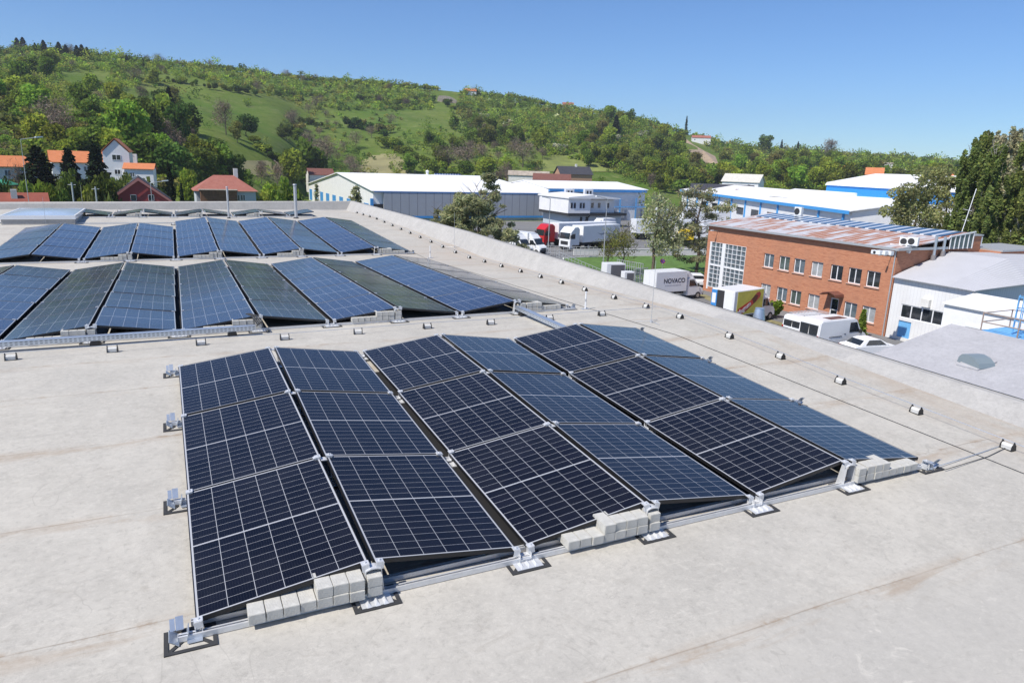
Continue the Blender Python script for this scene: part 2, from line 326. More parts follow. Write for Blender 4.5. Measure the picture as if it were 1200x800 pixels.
# ============================================================ solar arrays
pw, g1, g2, h0, h1, PL = 1.1264, .050, .0806, .092, .2477, 1.742
PER = 2*pw+g1+g2
PWID, PLEN = 1.136, 1.734
def make_panel(cm):
    r = empty('solar_panel'); t = .035; w, l = PWID/2, PLEN/2; e = .0065
    f = MB()
    f.box((-w, -l, -t), (w, -l+e, 0)); f.box((-w, l-e, -t), (w, l, 0)); f.box((-w, -l+e, -t), (-w+e, l-e, 0)); f.box((w-e, -l+e, -t), (w, l-e, 0))
    f.build('frame', M['frame'], r)
    c = MB(); c.box((-w+e, -l+e, -.008), (w-e, l-e, -.0025)); c.build('cell_glass', cm, r)
    b = MB(); b.box((-w+e+.001, -l+e+.001, -.014), (w-e-.001, l-e-.001, -.0085)); b.build('backsheet', M['backsheet'], r)
    for s in (-1, 1): k = MB(); k.box((s*(w-.035)-.024, l-.018, .001), (s*(w-.035)+.024, l+.024, .007)); k.build('clamp', M['alu'], r)
    return r
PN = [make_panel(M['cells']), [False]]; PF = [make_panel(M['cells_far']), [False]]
def place(proto, used, M4, label=None, cat=None, group=None):
    o = proto if not used[0] else copy_tree(proto)
    used[0] = True; o.matrix_world = M4
    return tag(o, label, cat, group)
ORD = ['first', 'second', 'third', 'fourth', 'fifth', 'sixth', 'seventh', 'eighth', 'ninth', 'tenth', 'eleventh', 'twelfth', 'thirteenth', 'fourteenth', 'fifteenth', 'sixteenth', 'seventeenth', 'eighteenth', 'nineteenth', 'twentieth', 'twenty-first', 'twenty-second', 'twenty-third', 'twenty-fourth', 'twenty-fifth', 'twenty-sixth', 'twenty-seventh', 'twenty-eighth', 'twenty-ninth', 'thirtieth', 'thirty-first', 'thirty-second', 'thirty-third', 'thirty-fourth', 'thirty-fifth', 'thirty-sixth']
def put_panel(xa, za, xb, zb, yc, label, group):
    X = Vector((xb-xa, 0, zb-za)).normalized(); sy = (zr(yc+.8)-zr(yc-.8))/1.6
    Y = Vector((0, 1, sy)).normalized(); Z = X.cross(Y).normalized(); Y = Z.cross(X)
    c = Vector(((xa+xb)/2, yc, (za+zb)/2+zr(yc)))
    j = rng.normal(0, .0018, 2)      # clamped by hand: no two panels lie in quite the same plane
    R = Matrix.Rotation(j[0], 3, X) @ Matrix.Rotation(j[1], 3, Y); X, Y, Z = R@X, R@Y, R@Z
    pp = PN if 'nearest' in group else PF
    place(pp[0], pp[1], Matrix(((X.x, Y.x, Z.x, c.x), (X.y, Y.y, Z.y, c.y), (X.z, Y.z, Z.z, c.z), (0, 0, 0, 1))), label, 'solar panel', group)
rowsN = ['front', 'middle', 'back']; colN = ['leftmost', 'second from left', 'third from left', 'fourth from left', 'fifth from left', 'rightmost']
e1 = [0, pw, pw+g1, 2*pw+g1]
for c in range(6):
    xo = (c//2)*PER; xa, xb = (xo+e1[0], xo+e1[1]) if c % 2 == 0 else (xo+e1[2], xo+e1[3])
    za, zb = (h0, h1) if c % 2 == 0 else (h1, h0)
    for r in range(3):
        put_panel(xa, za, xb, zb, (r+.5)*PL, 'dark solar panel, %s row of the nearest array, %s slope' % (rowsN[r], colN[c]), 'solar panels of the nearest array')
X2 = 7.1411
def slope_x(k, Y):      # slopes of the far arrays counted from the right: k = 0, 1, 2 ...
    sh = X2+.0056*(Y-YA); j = k//2; r_ = sh-j*PER
    if k % 2 == 0: return (r_-pw, h1, r_, h0)          # falls to the right
    return (r_-PER+g2, h0, r_-PER+g2+pw, h1)           # rises to the right
YB = YA+5*PL+2.05; YC = YB+5*PL+2.6
blocksY = {'A': (YA, 5, 10), 'B': (YB, 5, 10), 'C': (YC, 1, 10)}
names = {'A': 'middle', 'B': 'far', 'C': 'farthest'}
for bn, (Y0, nr, nc) in blocksY.items():
    for k in range(nc):
        if bn == 'C' and k in (0,): continue
        for r in range(nr):
            if bn == 'B' and k >= 6 and r == 4: continue
            yc = Y0+(r+.5)*PL; xa, za, xb, zb = slope_x(k, yc)
            if bn == 'C': lab = 'dull olive solar panel against the back parapet, %s slope from the right' % ORD[k-1]
            else: lab = 'solar panel, %s row of the %s array, %s slope from the right' % (ORD[r], names[bn], ORD[k])
            put_panel(xa, za, xb, zb, yc, lab, 'solar panels of the %s array' % names[bn])

# ---- rails (each one aluminium section lying on the roof across an array)
def rail(x0, x1, Y, label, group, hh=.038):
    r = empty('mounting_rail', (x0, Y, zr(Y)), 0, label, 'rail', group)
    m = MB(); L = x1-x0; m.box((0, -.02, .004), (L, .02, .012)); m.box((0, -.02, .012), (L, -.016, hh)); m.box((0, .016, .012), (L, .02, hh)); m.box((0, -.02, hh), (L, -.007, hh+.004)); m.box((0, .007, hh), (L, .02, hh+.004))
    m.build('rail_profile', M['alu'], r)
    m = MB(); m.box((-.003, -.021, .003), (0, .021, hh+.005)); m.box((L, -.021, .003), (L+.003, .021, hh+.005)); m.build('end_cap', M['alu_matt'], r)
    return r
WT = 3*PER-g2
rail(-.10, WT+.10, -.055, 'aluminium rail along the front edge of the nearest array, the one closest to the camera', 'rails under the nearest array')
rail(-.02, WT+.02, .075, 'aluminium rail just inside the front edge of the nearest array', 'rails under the nearest array')
for i, w_ in ((1, 'first'), (2, 'second')):
    rail(-.10, WT+.10, i*PL, 'aluminium rail crossing under the %s panel joint of the nearest array' % w_, 'rails under the nearest array')
rail(-.10, WT+.10, 3*PL+.03, 'aluminium rail along the back edge of the nearest array', 'rails under the nearest array')
for bn in 'AB':
    Y0, nr, nc = blocksY[bn]
    for yy, nm in ((Y0-.05, 'front'), (Y0+nr*PL+.03, 'back')):
        rail(X2-5*PER, X2+.15, yy, 'aluminium rail along the %s edge of the %s array' % (nm, names[bn]), 'rails under the far arrays')
rail(X2-5*PER, X2-pw, YC-.05, 'aluminium rail along the front edge of the farthest array', 'rails under the far arrays')

# ---- feet: rubber pad, folded aluminium base, uprights and clamps
def pad(r, x0, x1, y0, y1):
    m = MB(); w = .026; t = .009
    m.box((x0, y0, 0), (x1, y0+w, t)); m.box((x0, y1-w, 0), (x1, y1, t)); m.box((x0, y0+w, 0), (x0+w, y1-w, t)); m.box((x1-w, y0+w, 0), (x1, y1-w, t))
    for sx in (0, 1):
        xe = x0+w if sx == 0 else x1-w; xi = xe+(.085 if sx == 0 else -.085)
        ym = (y0+y1)/2
        for ye in (y0+w, y1-w):
            d = Vector((xi-xe, ym-ye, 0)); c = Vector(((xe+xi)/2, (ye+ym)/2, t/2-.001)); R = Matrix.Rotation(math.atan2(d.y, d.x), 3, 'Z'); m.cb(c, (d.length, .024, t-.002), 0, R)
    m.build('rubber_pad', M['rubber'], r)
def fins(m, x0, x1, y0, y1, n=3, hf=.028):
    for i in range(n):
        x = x0+(x1-x0)*(i+.5)/n; m.add([(x-.018, y0, .012), (x+.018, y0, .012), (x+.002, y0+.03, hf), (x-.002, y0+.03, hf), (x-.018, y1, .012), (x+.018, y1, .012), (x+.002, y1, hf), (x-.002, y1, hf)],
              [(0, 1, 2, 3), (5, 4, 7, 6), (0, 3, 7, 4), (1, 5, 6, 2), (3, 2, 6, 7)])
def clamp(m, x, z, tilt, y=0):
    R = Matrix.Rotation(tilt, 3, 'Y'); m.cb((x, y, z+.010), (.055, .05, .012), 0, R); m.cb((x, y-.027, z-.013), (.055, .004, .055), 0, R); m.tube((x, y, z+.014), (x, y, z+.026), .009, 6)
def foot_valley():
    r = empty('valley_foot'); pad(r, -.165, .165, -.175, .055)
    m = MB(); m.box((-.11, -.15, .0095), (.11, .03, .0125)); fins(m, -.09, .09, -.15, -.07); m.box((-.05, -.06, .012), (-.046, .03, .075)); m.box((.046, -.06, .012), (.05, .03, .075)); m.box((-.046, -.06, .03), (.046, .03, .034)); m.build('base_plate', M['alu'], r)
    for s in (-1, 1): m = MB(); clamp(m, s*(g2/2+.022), h0+.002, math.radians(-8*s)); m.build('panel_clamp', M['alu'], r, bevel=.0015)
    return r
def foot_ridge():
    r = empty('ridge_foot'); pad(r, -.165, .165, -.185, .045)
    m = MB(); m.box((-.11, -.16, .0095), (.11, .03, .0125)); fins(m, -.09, .09, -.165, -.07); m.build('base_plate', M['alu'], r)
    for s in (-1, 1):
        m = MB(); m.add([(s*.072, -.055, .012), (s*.072, .035, .012), (s*.052, .02, h1-.03), (s*.052, -.045, h1-.03), (s*.076, -.055, .012), (s*.076, .035, .012), (s*.056, .02, h1-.03), (s*.056, -.045, h1-.03)],
                        [(0, 1, 2, 3), (7, 6, 5, 4), (0, 4, 5, 1), (1, 5, 6, 2), (2, 6, 7, 3), (3, 7, 4, 0)]); m.build('upright', M['alu'], r)
    m = MB(); m.prism([(-.055, h1-.032), (-.055, h1-.024), (-.02, h1-.012), (.02, h1-.012), (.055, h1-.024), (.055, h1-.032), (.02, h1-.02), (-.02, h1-.02)], -.048, .02); m.build('bridge', M['alu'], r)
    for s in (-1, 1): m = MB(); clamp(m, s*(g1/2+.026), h1, math.radians(8*s)); m.build('panel_clamp', M['alu'], r, bevel=.0015)
    return r
def foot_end():
    r = empty('edge_foot'); pad(r, -.185, .125, -.155, .075)
    m = MB(); m.box((-.05, -.09, .0095), (.04, .03, .0125)); m.cb((-.125, -.03, .03), (.006, .12, .07), 0, Matrix.Rotation(math.radians(-52), 3, 'Y')); m.cb((-.045, -.01, .04), (.005, .10, .06), 0, Matrix.Rotation(math.radians(15), 3, 'Y')); m.build('base_plate', M['galv'], r)
    m = MB(); R = Matrix.Rotation(math.radians(-38), 3, 'X')
    m.cb((-.13, .03, .085), (.030, .004, .075), 0, R); m.cb((-.088, .03, .09), (.046, .004, .085), 0, R); m.cb((-.108, .032, .083), (.004, .012, .08), 0, R); m.build('spare_clamp', M['galv'], r)
    m = MB(); clamp(m, .022, h0+.002, math.radians(-8)); m.box((.0, -.04, .012), (.005, .03, h0-.02)); m.box((.04, -.04, .012), (.045, .03, h0-.02)); m.build('panel_clamp', M['alu'], r, bevel=.0015)
    return r
protos = {'v': [foot_valley(), [False]], 'r': [foot_ridge(), [False]], 'e': [foot_end(), [False]]}
catn = {'v': 'mounting foot', 'r': 'mounting foot', 'e': 'mounting foot'}
def put_foot(ty, x, Y, label, group, mirror=False):
    p, u = protos[ty]; o = p if not u[0] else copy_tree(p); u[0] = True
    o.location = (x, Y, zr(Y)); o.rotation_euler = (math.atan((zr(Y+.5)-zr(Y-.5))), 0, PI if mirror else 0)
    tag(o, label, 'mounting foot', group); return o
yrow = [-.02, PL, 2*PL, 3*PL]; rn = ['front corner', 'first panel joint', 'second panel joint', 'back corner']
for t in range(4):
    put_foot('e', 0, yrow[t], 'silver edge foot on black pad, %s on the left of the nearest array' % rn[t], 'feet of the nearest array')
    o = put_foot('e', WT, yrow[t]-.08*(t == 0), 'silver edge foot on black pad, %s on the right of the nearest array' % rn[t], 'feet of the nearest array', True)
    for j in range(3):
        w_ = ['leftmost', 'middle', 'rightmost'][j]
        put_foot('r', j*PER+pw+g1/2, yrow[t], 'tall silver ridge foot under the %s ridge of the nearest array, %s' % (w_, ['front edge', 'first panel joint', 'second panel joint', 'back edge'][t]), 'feet of the nearest array')
        if j < 2: put_foot('v', (j+1)*PER-g2/2, yrow[t], 'low silver valley foot in the %s valley of the nearest array, %s' % (['left', 'right'][j], ['front edge', 'first panel joint', 'second panel joint', 'back edge'][t]), 'feet of the nearest array')
for bn in 'ABC':
    Y0, nr, nc = blocksY[bn]
    for j in range(5):
        sh = X2+.0056*(Y0-YA)-j*PER
        if j < 4 and not (bn == 'C' and j == 0): put_foot('r', sh-pw-g1/2, Y0-.02, 'silver ridge foot at the front of the %s array, %s ridge from the right' % (names[bn], ORD[j]), 'front feet of the far arrays')
        if j == 0: 
            if bn != 'C': put_foot('e', sh, Y0-.02, 'silver edge foot at the right front corner of the %s array' % names[bn], 'front feet of the far arrays', True)
        else: put_foot('v', sh+g2/2, Y0-.02, 'silver valley foot at the front of the %s array, %s valley from the right' % (names[bn], ORD[j-1]), 'front feet of the far arrays')

# ---- black strips added in the valleys so the panel gaps read dark
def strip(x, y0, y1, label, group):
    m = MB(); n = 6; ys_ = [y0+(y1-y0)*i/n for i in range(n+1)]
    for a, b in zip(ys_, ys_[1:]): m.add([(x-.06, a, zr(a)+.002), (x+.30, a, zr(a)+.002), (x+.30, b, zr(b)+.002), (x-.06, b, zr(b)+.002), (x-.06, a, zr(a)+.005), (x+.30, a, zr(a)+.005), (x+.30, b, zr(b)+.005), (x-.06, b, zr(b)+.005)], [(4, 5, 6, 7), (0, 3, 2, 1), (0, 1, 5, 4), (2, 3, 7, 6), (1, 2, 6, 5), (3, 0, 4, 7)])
    tag(m.build('dark_gap_strip', M['strip']), label, 'rubber strip', group)
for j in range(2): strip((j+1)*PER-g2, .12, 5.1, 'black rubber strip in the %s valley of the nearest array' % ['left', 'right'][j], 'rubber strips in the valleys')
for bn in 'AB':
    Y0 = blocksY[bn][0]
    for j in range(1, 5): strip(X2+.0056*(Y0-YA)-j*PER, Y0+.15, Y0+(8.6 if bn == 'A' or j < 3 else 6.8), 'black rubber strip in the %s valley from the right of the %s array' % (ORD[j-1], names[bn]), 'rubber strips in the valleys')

# ---- concrete ballast blocks
mb = MB(); mb.box((-.052, -.10, 0), (.052, .10, .075)); BL = mb.build('ballast_block', M['block'], bevel=.0028); ublk = [False]
def block(x, y, z, rz, label, group):
    global BL
    o = BL if not ublk[0] else BL.copy()
    if ublk[0]: COL.objects.link(o)
    ublk[0] = True; o.location = (x, y, z); o.rotation_euler = (math.atan((zr(y+.5)-zr(y-.5))), 0, rz); tag(o, label, 'concrete block', group)
def stack(xr, Y, n, ntop, side, where, yoff=.02):
    # side -1: runs left from a ridge foot at xr; +1 runs right
    p = .109
    for i in range(n):
        x = xr+side*(i-.0)*p+side*(.02 if i else 0); y = Y+yoff+rng.normal(0, .004)
        block(x, y, zr(Y)+.044, rng.normal(0, .012), 'bottom concrete block, %s from the foot, %s' % (ORD[i], where), 'ballast blocks under the array edges')
        if i < ntop:
            x2 = xr+side*i*p*.99+side*(.02 if i else 0)
            block(x2, y+rng.normal(0, .006), zr(Y)+.1205, rng.normal(0, .015), 'upper concrete block, %s from the foot, %s' % (ORD[i], where), 'ballast blocks under the array edges')
rx = lambda j: j*PER+pw+g1/2
stack(rx(0), 0, 8, 4, -1, 'under the left ridge of the nearest array', -.02)
stack(rx(1), 0, 8, 5, -1, 'under the middle ridge of the nearest array', -.02)
stack(rx(2)+.12, 0, 8, 4, 1, 'under the right ridge of the nearest array', -.02)
for bn in 'AB':
    Y0 = blocksY[bn][0]
    for j in range(4):
        sh = X2+.0056*(Y0-YA)-j*PER-pw-g1/2
        if j == 0: stack(sh+.12, Y0, 8, 4, 1, '%s ridge from the right of the %s array' % (ORD[j], names[bn]))
        else: stack(sh, Y0, 8 if bn == 'A' else 7, 4 if bn == 'A' else 3, -1, '%s ridge from the right of the %s array' % (ORD[j], names[bn]))
for j in range(1, 4): stack(X2-j*PER-pw, YC, 5, 2, -1, '%s ridge from the right of the farthest array' % ORD[j])

# ---- lightning conductor holders and wires
def make_holder():
    r = empty('wire_holder')
    m = MB(); m.tube((-.058, 0, .042), (.058, 0, .042), .031, 12); m.box((-.058, -.028, .006), (.058, .028, .035)); m.build('weight', M['holder_body'], r, smooth=True)
    m = MB()
    for s in (-1, 1):
        a, b = (s*.058, s*.070) if s > 0 else (s*.070, s*.058)
        m.prism([(-.045, 0), (.045, 0), (.034, .06), (.012, .078), (.008, .10), (-.008, .10), (-.012, .078), (-.034, .06)], a, b, 0, 'x')
    m.box((-.07, -.045, 0), (.07, .045, .006)); m.build('bracket', M['plastic_black'], r)
    return r
H0 = make_holder(); uh = [False]
def holder(x, Y, rz, label, group):
    o = H0 if not uh[0] else copy_tree(H0); uh[0] = True
    o.location = (x, Y, zr(Y)+.001); o.rotation_euler = (0, 0, rz+rng.normal(0, .05)); tag(o, label, 'wire holder', group)
side = [(8.53, -.07), (8.50, 1.05), (8.47, 2.2), (8.50, 3.36), (8.49, 4.5), (8.72, 6.11), (8.78, 7.28), (8.80, 8.50), (8.77, 9.70), (8.84, 10.95), (8.84, 12.1), (8.84, 13.3)]
y = 14.6
while y < 33: side.append((8.84-.012*(y-14.6), y)); y += 1.24
for i, (x, y) in enumerate(side): holder(x, y, PI/2, 'small wire holder with black ends beside the right parapet, %s from the camera end' % ORD[i], 'wire holders along the right parapet')
for i in range(9):
    holder(-2.05+1.185*i+(.02 if i % 2 else 0), 6.8+.03*(i % 3), 0, 'small wire holder with black ends on the strip between the arrays, %s from the left' % ORD[i], 'wire holders between the near and middle arrays')
for i, (u, v) in enumerate([(2, 262), (50, 260.5), (88, 261)]): 
    p = atZ(u, v, zr(26.8)); holder(p.x, p.y-.2, 0, 'small wire holder in front of the left skylight, %s from the left' % ORD[i], 'wire holders near the left skylight')
for i, (x, y) in enumerate([(-5.2, 33), (-3.6, 33.1), (-2.1, 33.2), (.3, 33.3), (-1.2, 26.4), (.1, 26.6)]): holder(x, y, 0, 'small wire holder at the back of the roof, %s of those left of the pipes' % ORD[i], 'wire holders at the back of the roof')
def wire(name, pts, r, m, label, cat='cable', group=None):
    b = MB()
    for p, q in zip(pts, pts[1:]): b.tube(p, q, r, 6, cap=False)
    return tag(b.build(name, m, smooth=True), label, cat, group)
P = [(8.53, -12, zr(-12)+.1)]+[(x, y, zr(y)+.101) for x, y in side]
wire('conductor_wire', P, .004, M['galv'], 'thin grey lightning wire running beside the right parapet over the holders', 'wire')
wire('conductor_wire', [(-26, 6.8, zr(6.8)+.1)]+[(-2.05+1.185*i, 6.8+.03*(i % 3), zr(6.8)+.101) for i in range(9)]+[(8.70, 6.85, zr(6.85)+.1)], .004, M['galv'], 'thin grey lightning wire crossing between the near and middle arrays', 'wire')
P = [(7.98-.02*math.sin(y*.7)-.035*(y+12 if y < 0 else 12)*0, y, zr(y)+.006) for y in [-12, -9, -6, -3, -.5, 1, 2.8, 4.4, Yr, 6, 7.5]]
P = [(7.99-.065*max(-4, y) if y < 5 else 7.66-.02*(y-5), y, zr(y)+.007) for y in [-12, -4, -2, -.5, 1, 2.8, 4.4, Yr, 6, 7.5, 10, 14, Yv, 20, 26]]
wire('roof_cable', P, .0035, M['rubber'], 'long black cable lying on the roof to the right of the arrays')
wire('jumper_wire', [(WT+.12, -.12, zr(0)+.02), (WT+.9, -.05, zr(0)+.01), (8.50, .0, zr(0)+.012)], .004, M['galv'], 'thin earthing wire from the right front corner of the nearest array, upper of two', 'wire')
wire('jumper_wire', [(WT+.15, -.2, zr(0)+.015), (WT+1.0, -.13, zr(-.13)+.008), (8.50, -.06, zr(0)+.010)], .004, M['rubber'], 'thin dark wire from the right front corner of the nearest array, lower of two', 'wire')
# ---- perforated cable trays
def tray_mat(name, axis):
    g = NG(name); p = g.tc.outputs['Object']; X = g.xyz(p)
    a = g.math('SUBTRACT', g.math('FRACT', g.math('DIVIDE', X[axis], .06)), .5); b = g.math('SUBTRACT', g.math('FRACT', g.math('DIVIDE', X[2], .03)), .5)
    hole = g.math('MULTIPLY', g.math('LESS_THAN', g.math('ABSOLUTE', a), .28), g.math('LESS_THAN', g.math('ABSOLUTE', b), .17))
    g.col(g.mix(hole, (.55, .60, .66), (.10, .11, .13))); g.rough(.38); g.b.inputs['Metallic'].default_value = .55; return g.m
M['tray'] = tray_mat('perforated_tray', 0)
def tray(name_label, L, loc, rz, feet, w=.11, h=.065, z0=.085):
    r = empty('cable_tray', loc, rz, name_label, 'cable tray')
    m = MB(); m.box((0, -w/2, z0), (L, -w/2+.002, z0+h)); m.box((0, w/2-.002, z0), (L, w/2, z0+h)); m.box((0, -w/2+.002, z0), (L, w/2-.002, z0+.002)); m.build('tray_side', M['tray'], r)
    m = MB(); m.box((0, -w/2-.004, z0+h), (L, w/2+.004, z0+h+.004)); m.build('tray_lid', M['galv'], r)
    for f in feet:
        m = MB(); m.prism([(f-.075, .002), (f+.075, .002), (f+.055, z0-.002), (f-.055, z0-.002)], -w/2-.01, w/2+.01); m.build('support_block', M['plastic_black'], r)
    return r
tray('long silver perforated cable tray lying in front of the middle array', 8.4, (-7.25, 7.36, zr(7.36)), 0, [.6, 2.4, 4.2, 6.15, 8.05])
t_ = tray('short silver cable tray linking the right ridge of the middle array to the nearest array', 2.25, (5.98, 7.62, zr(7.5)), -PI/2-.01, [.25, 1.9])
t_.rotation_euler = (0, math.atan(-s2*-1)*0, -PI/2-.01)
m = MB()
for k in range(4):
    pts = [(1.17, 7.36, .16), (1.23+.01*k, 7.38, .2+.01*k), (1.20+.02*k, 7.5, .16+.02*k), (1.12+.03*k, 7.62, .28), (1.05+.02*k, 7.72, .30)]
    pts = [(a, b, c+zr(7.5)-.02) for a, b, c in pts]
    for p, q in zip(pts, pts[1:]): m.tube(p, q, .009, 6, cap=False)
tag(m.build('cable_bundle', M['rubber'], smooth=True), 'black cables rising from the end of the long cable tray to the middle array', 'cables')
# ---- air terminals, pipes, hatch
def rod(x, y, h, label, r=.006, base=True, mm='galv_pole'):
    o = empty('lightning_rod', (x, y, zr(y)), 0, label, 'lightning rod', None)
    m = MB(); m.tube((0, 0, .02), (0, 0, h), r, 8, r2=r*.6); m.build('rod', M[mm], o, smooth=True)
    if base:
        m = MB(); m.tube((0, 0, 0), (0, 0, .045), .03, 10, r2=.022)
        for k in range(3): a = k*2*PI/3+.5; m.tube((0, 0, .035), (.28*math.cos(a), .28*math.sin(a), .012), .005, 6)
        m.build('rod_base', M['galv_pole'], o)
    return o
rod(7.94, 5.97, 1.15, 'tall thin lightning rod on a tripod near the right parapet, behind the nearest array')
rod(9.2, 19.5, 1.25, 'thin lightning rod by the right parapet, level with the far array')
rod(-4.0, 25.6, 1.15, 'thin lightning rod at the left, in front of the skylight')
rod(-3.55, 33.4, 1.2, 'thin lightning rod by the back parapet at the left')
def stub(x, y, h, label):
    o = empty('air_terminal', (x, y, zr(y)), 0, label, 'air terminal'); m = MB(); m.tube((0, 0, 0), (0, 0, h), .016, 10); m.tube((0, 0, h), (0, 0, h+.02), .022, 10); m.build('white_post', M['white'], o, smooth=True)
    m = MB(); m.box((-.09, -.05, 0), (.09, .05, .012)); m.tube((0, 0, h*.45), (0, 0, h*.62), .0175, 10); m.build('foot_plate', M['galv_pole'], o)
stub(7.51, 7.6, .34, 'short white post at the right front corner of the middle array')
stub(7.6, 17.5, .36, 'short white post at the right edge between the middle and far arrays')
def vent(x, y, h, r, hat, label):
    o = empty('vent_pipe', (x, y, zr(y)), 0, label, 'vent pipe'); m = MB(); m.tube((0, 0, 0), (0, 0, h), r, 14); m.build('pipe', M['galv_pole'], o, smooth=True)
    m = MB(); m.tube((0, 0, h+.02), (0, 0, h+.02+hat), r*1.35, 14, r2=r*1.1); m.build('cowl', M['galv_pole'], o, smooth=True)
    m = MB(); m.tube((0, 0, 0), (0, 0, .05), r*2.1, 14, r2=r*1.3); m.build('collar', M['rubber'], o)
p = atZ(265, 253, .28); vent(p.x, 29.0, 1.30, .042, .04, 'grey vent pipe at the back of the roof, in front of the brown roofed house')
vent(5.15, 28.9, 1.45, .068, .05, 'thicker grey vent pipe at the back of the roof, left of the white hall')
hx0, hx1, hy0, hy1 = -5.6, -3.22, 27.0, 31.0
h_ = empty('skylight', ((hx0+hx1)/2, hy0, zr(hy0)), 0, 'low white framed skylight with bluish top at the left back of the roof', 'skylight')
w_ = (hx1-hx0)/2; D_ = hy1-hy0
m = MB(); m.box((-w_+.03, .03, 0), (w_-.03, D_, .20)); m.build('curb', M['parapet'], h_)
m = MB(); m.box((-w_, 0, .20), (w_, .06, .34)); m.box((-w_, D_-.06, .20), (w_, D_, .34)); m.box((-w_, .06, .20), (-w_+.06, D_-.06, .34)); m.box((w_-.06, .06, .20), (w_, D_-.06, .34)); m.build('rim', M['white'], h_)
M['sky_dome'] = mat('translucent_dome', (.42, .5, .6), .18, 0, .12, 1.5)
m = MB(); xs = [-w_+.06+(2*w_-.12)*i/10 for i in range(11)]; ysd = [.06+(D_-.12)*i/8 for i in range(9)]
vs = [(x, y, .33+.10*math.sin(PI*i/10)**.6*math.sin(PI*j/8)**.6) for j, y in enumerate(ysd) for i, x in enumerate(xs)]
m.add(vs, [(j*11+i, j*11+i+1, (j+1)*11+i+1, (j+1)*11+i) for j in range(8) for i in range(10)]); m.build('dome', M['sky_dome'], h_, smooth=True)

# ---- neighbouring low roof seen over the parapet
an = empty('annex_building', (14, -4, G), 0, 'low grey roofed annex just beyond the right parapet, with one small skylight', 'building')
YE = 3.0; Xr = 12.03; zr_ = .565; ze = .17
m = MB(); m.prism([(9.995, ze), (Xr, zr_), (18.2, -.8), (18.2, -.92), (Xr, zr_-.12), (10.02, ze-.12)], -14, YE)
o = m.build('roof', M['annex_roof'], an); o.location = (-14, 4, -G)
m = MB(); m.prism([(10.03, G), (18.0, G), (18.0, -.93), (Xr, zr_-.13), (10.03, ze-.13)], -13.9, YE-.1); o = m.build('wall', M['white_panel'], an); o.location = (-14, 4, -G)
# skylight bubble on the annex: barrel shaped
p = atZ(1116, 440, -.35); sl_ = (zr_-ze)/(Xr-10.02)
o = empty('roof_vent', (11.9, 2.55, 0), 0, 'small arched grey smoke vent on the annex roof', 'roof vent'); bx = 10.74; zz = ze+(bx-10.02)*sl_
o.location = (bx, 1.72, zz+.02); o.scale = (.56, .56, .56)
m = MB(); n = 5; pr = [(-.36, -.12)]+[(-.36*math.cos(PI*i/n), .02+.19*math.sin(PI*i/n)) for i in range(n+1)]+[(.36, -.12)]
m.prism([(a, b) for a, b in pr], -.25, .25); q = m.build('vent_hood', mat('vent_grey', (.24, .29, .31), .4, .2), o); q.rotation_euler = (0, -math.atan(sl_), PI/2-.25)
m = MB(); m.box((-.40, -.29, -.16), (.40, .29, .01)); q = m.build('vent_curb', M['annex_roof'], o); q.rotation_euler = (0, -math.atan(sl_), 0)
# aluminium cone cowl standing just outside the parapet
p = atX(889, 374, 10.6); o = empty('exhaust_cowl', (p.x, p.y, p.z), 0, 'shiny blue-grey conical exhaust cowl just beyond the parapet, in front of the ice cream truck', 'exhaust cowl')
m = MB(); m.tube((0, 0, -1.4), (0, 0, .03), .115, 20); m.tube((.1, 0, -1.38), (-.66, 0, -1.38), .115, 16); m.build('duct', M['galv'], o, smooth=True)
m = MB(); m.tube((0, 0, .0), (0, 0, .22), .125, 24, r2=.085); m.tube((0, 0, .22), (0, 0, .228), .09, 24); m.build('cone', M['galv'], o, smooth=True)
# ============================================================ terrain
FH = Vector((fw.x, fw.y, 0)).normalized(); RH = Vector((FH.y, -FH.x, 0))
def itp(x, pts):
    return float(np.interp(x, [p[0] for p in pts], [p[1] for p in pts]))
def hor(u): return 173+.0325*u
R0 = [(-600, 95), (150, 95), (250, 115), (330, 190), (360, 262), (560, 262), (640, 235), (800, 240), (900, 235), (1050, 240), (1400, 260)]
R1 = [(-600, 480), (0, 520), (300, 560), (500, 590), (700, 640), (800, 700), (950, 800), (1050, 850), (1400, 900)]
SK = [(-600, 100), (-300, 75), (0, 62), (50, 60), (100, 66), (150, 70), (200, 76), (250, 80), (300, 86), (350, 93), (400, 96), (450, 100), (500, 104), (550, 110), (600, 115), (650, 124), (700, 133), (750, 142), (800, 156), (850, 170), (900, 176), (950, 179), (1000, 183), (1100, 189), (1200, 200), (1500, 215)]
def az_u(x, y):
    dx, dy = x-CAM.x, y-CAM.y; f = dx*FH.x+dy*FH.y; r = dx*RH.x+dy*RH.y
    if f <= 1e-3: return (-900 if r < 0 else 1900), math.hypot(dx, dy), -1
    return 600+FPX*r/f, math.hypot(dx, dy), f
def tz(x, y):
    u, d, f = az_u(x, y)
    if f < 0 or u < -700 or u > 1500: 
        return G
    fade = min(1, (u+700)/250, (1500-u)/150); fade = max(0, fade)
    k_ = (u+700)/10; i_ = min(219, int(k_)); k_ -= i_; A_, B_ = TAB[i_], TAB[i_+1]
    r0, r1 = A_[0]+(B_[0]-A_[0])*k_, A_[1]+(B_[1]-A_[1])*k_; zc = CAM.z+r1*(A_[2]+(B_[2]-A_[2])*k_)
    t = (d-r0)/(r1-r0)
    if t <= 0: return G
    k = .12; s = (t*t/(2*k) if t < k else t-k/2)/(1-k/2)
    if t > 1: s = 1-.25*(t-1)
    n = math.sin(x*.021+1.3)*math.cos(y*.027)+.5*math.sin(x*.06+y*.045)+.3*math.sin(x*.11-y*.13)
    return G+fade*((zc-G)*s+n*2.2*min(1, t*5)*(1 if t < .85 else max(.3, 1-(t-.85)*4)))
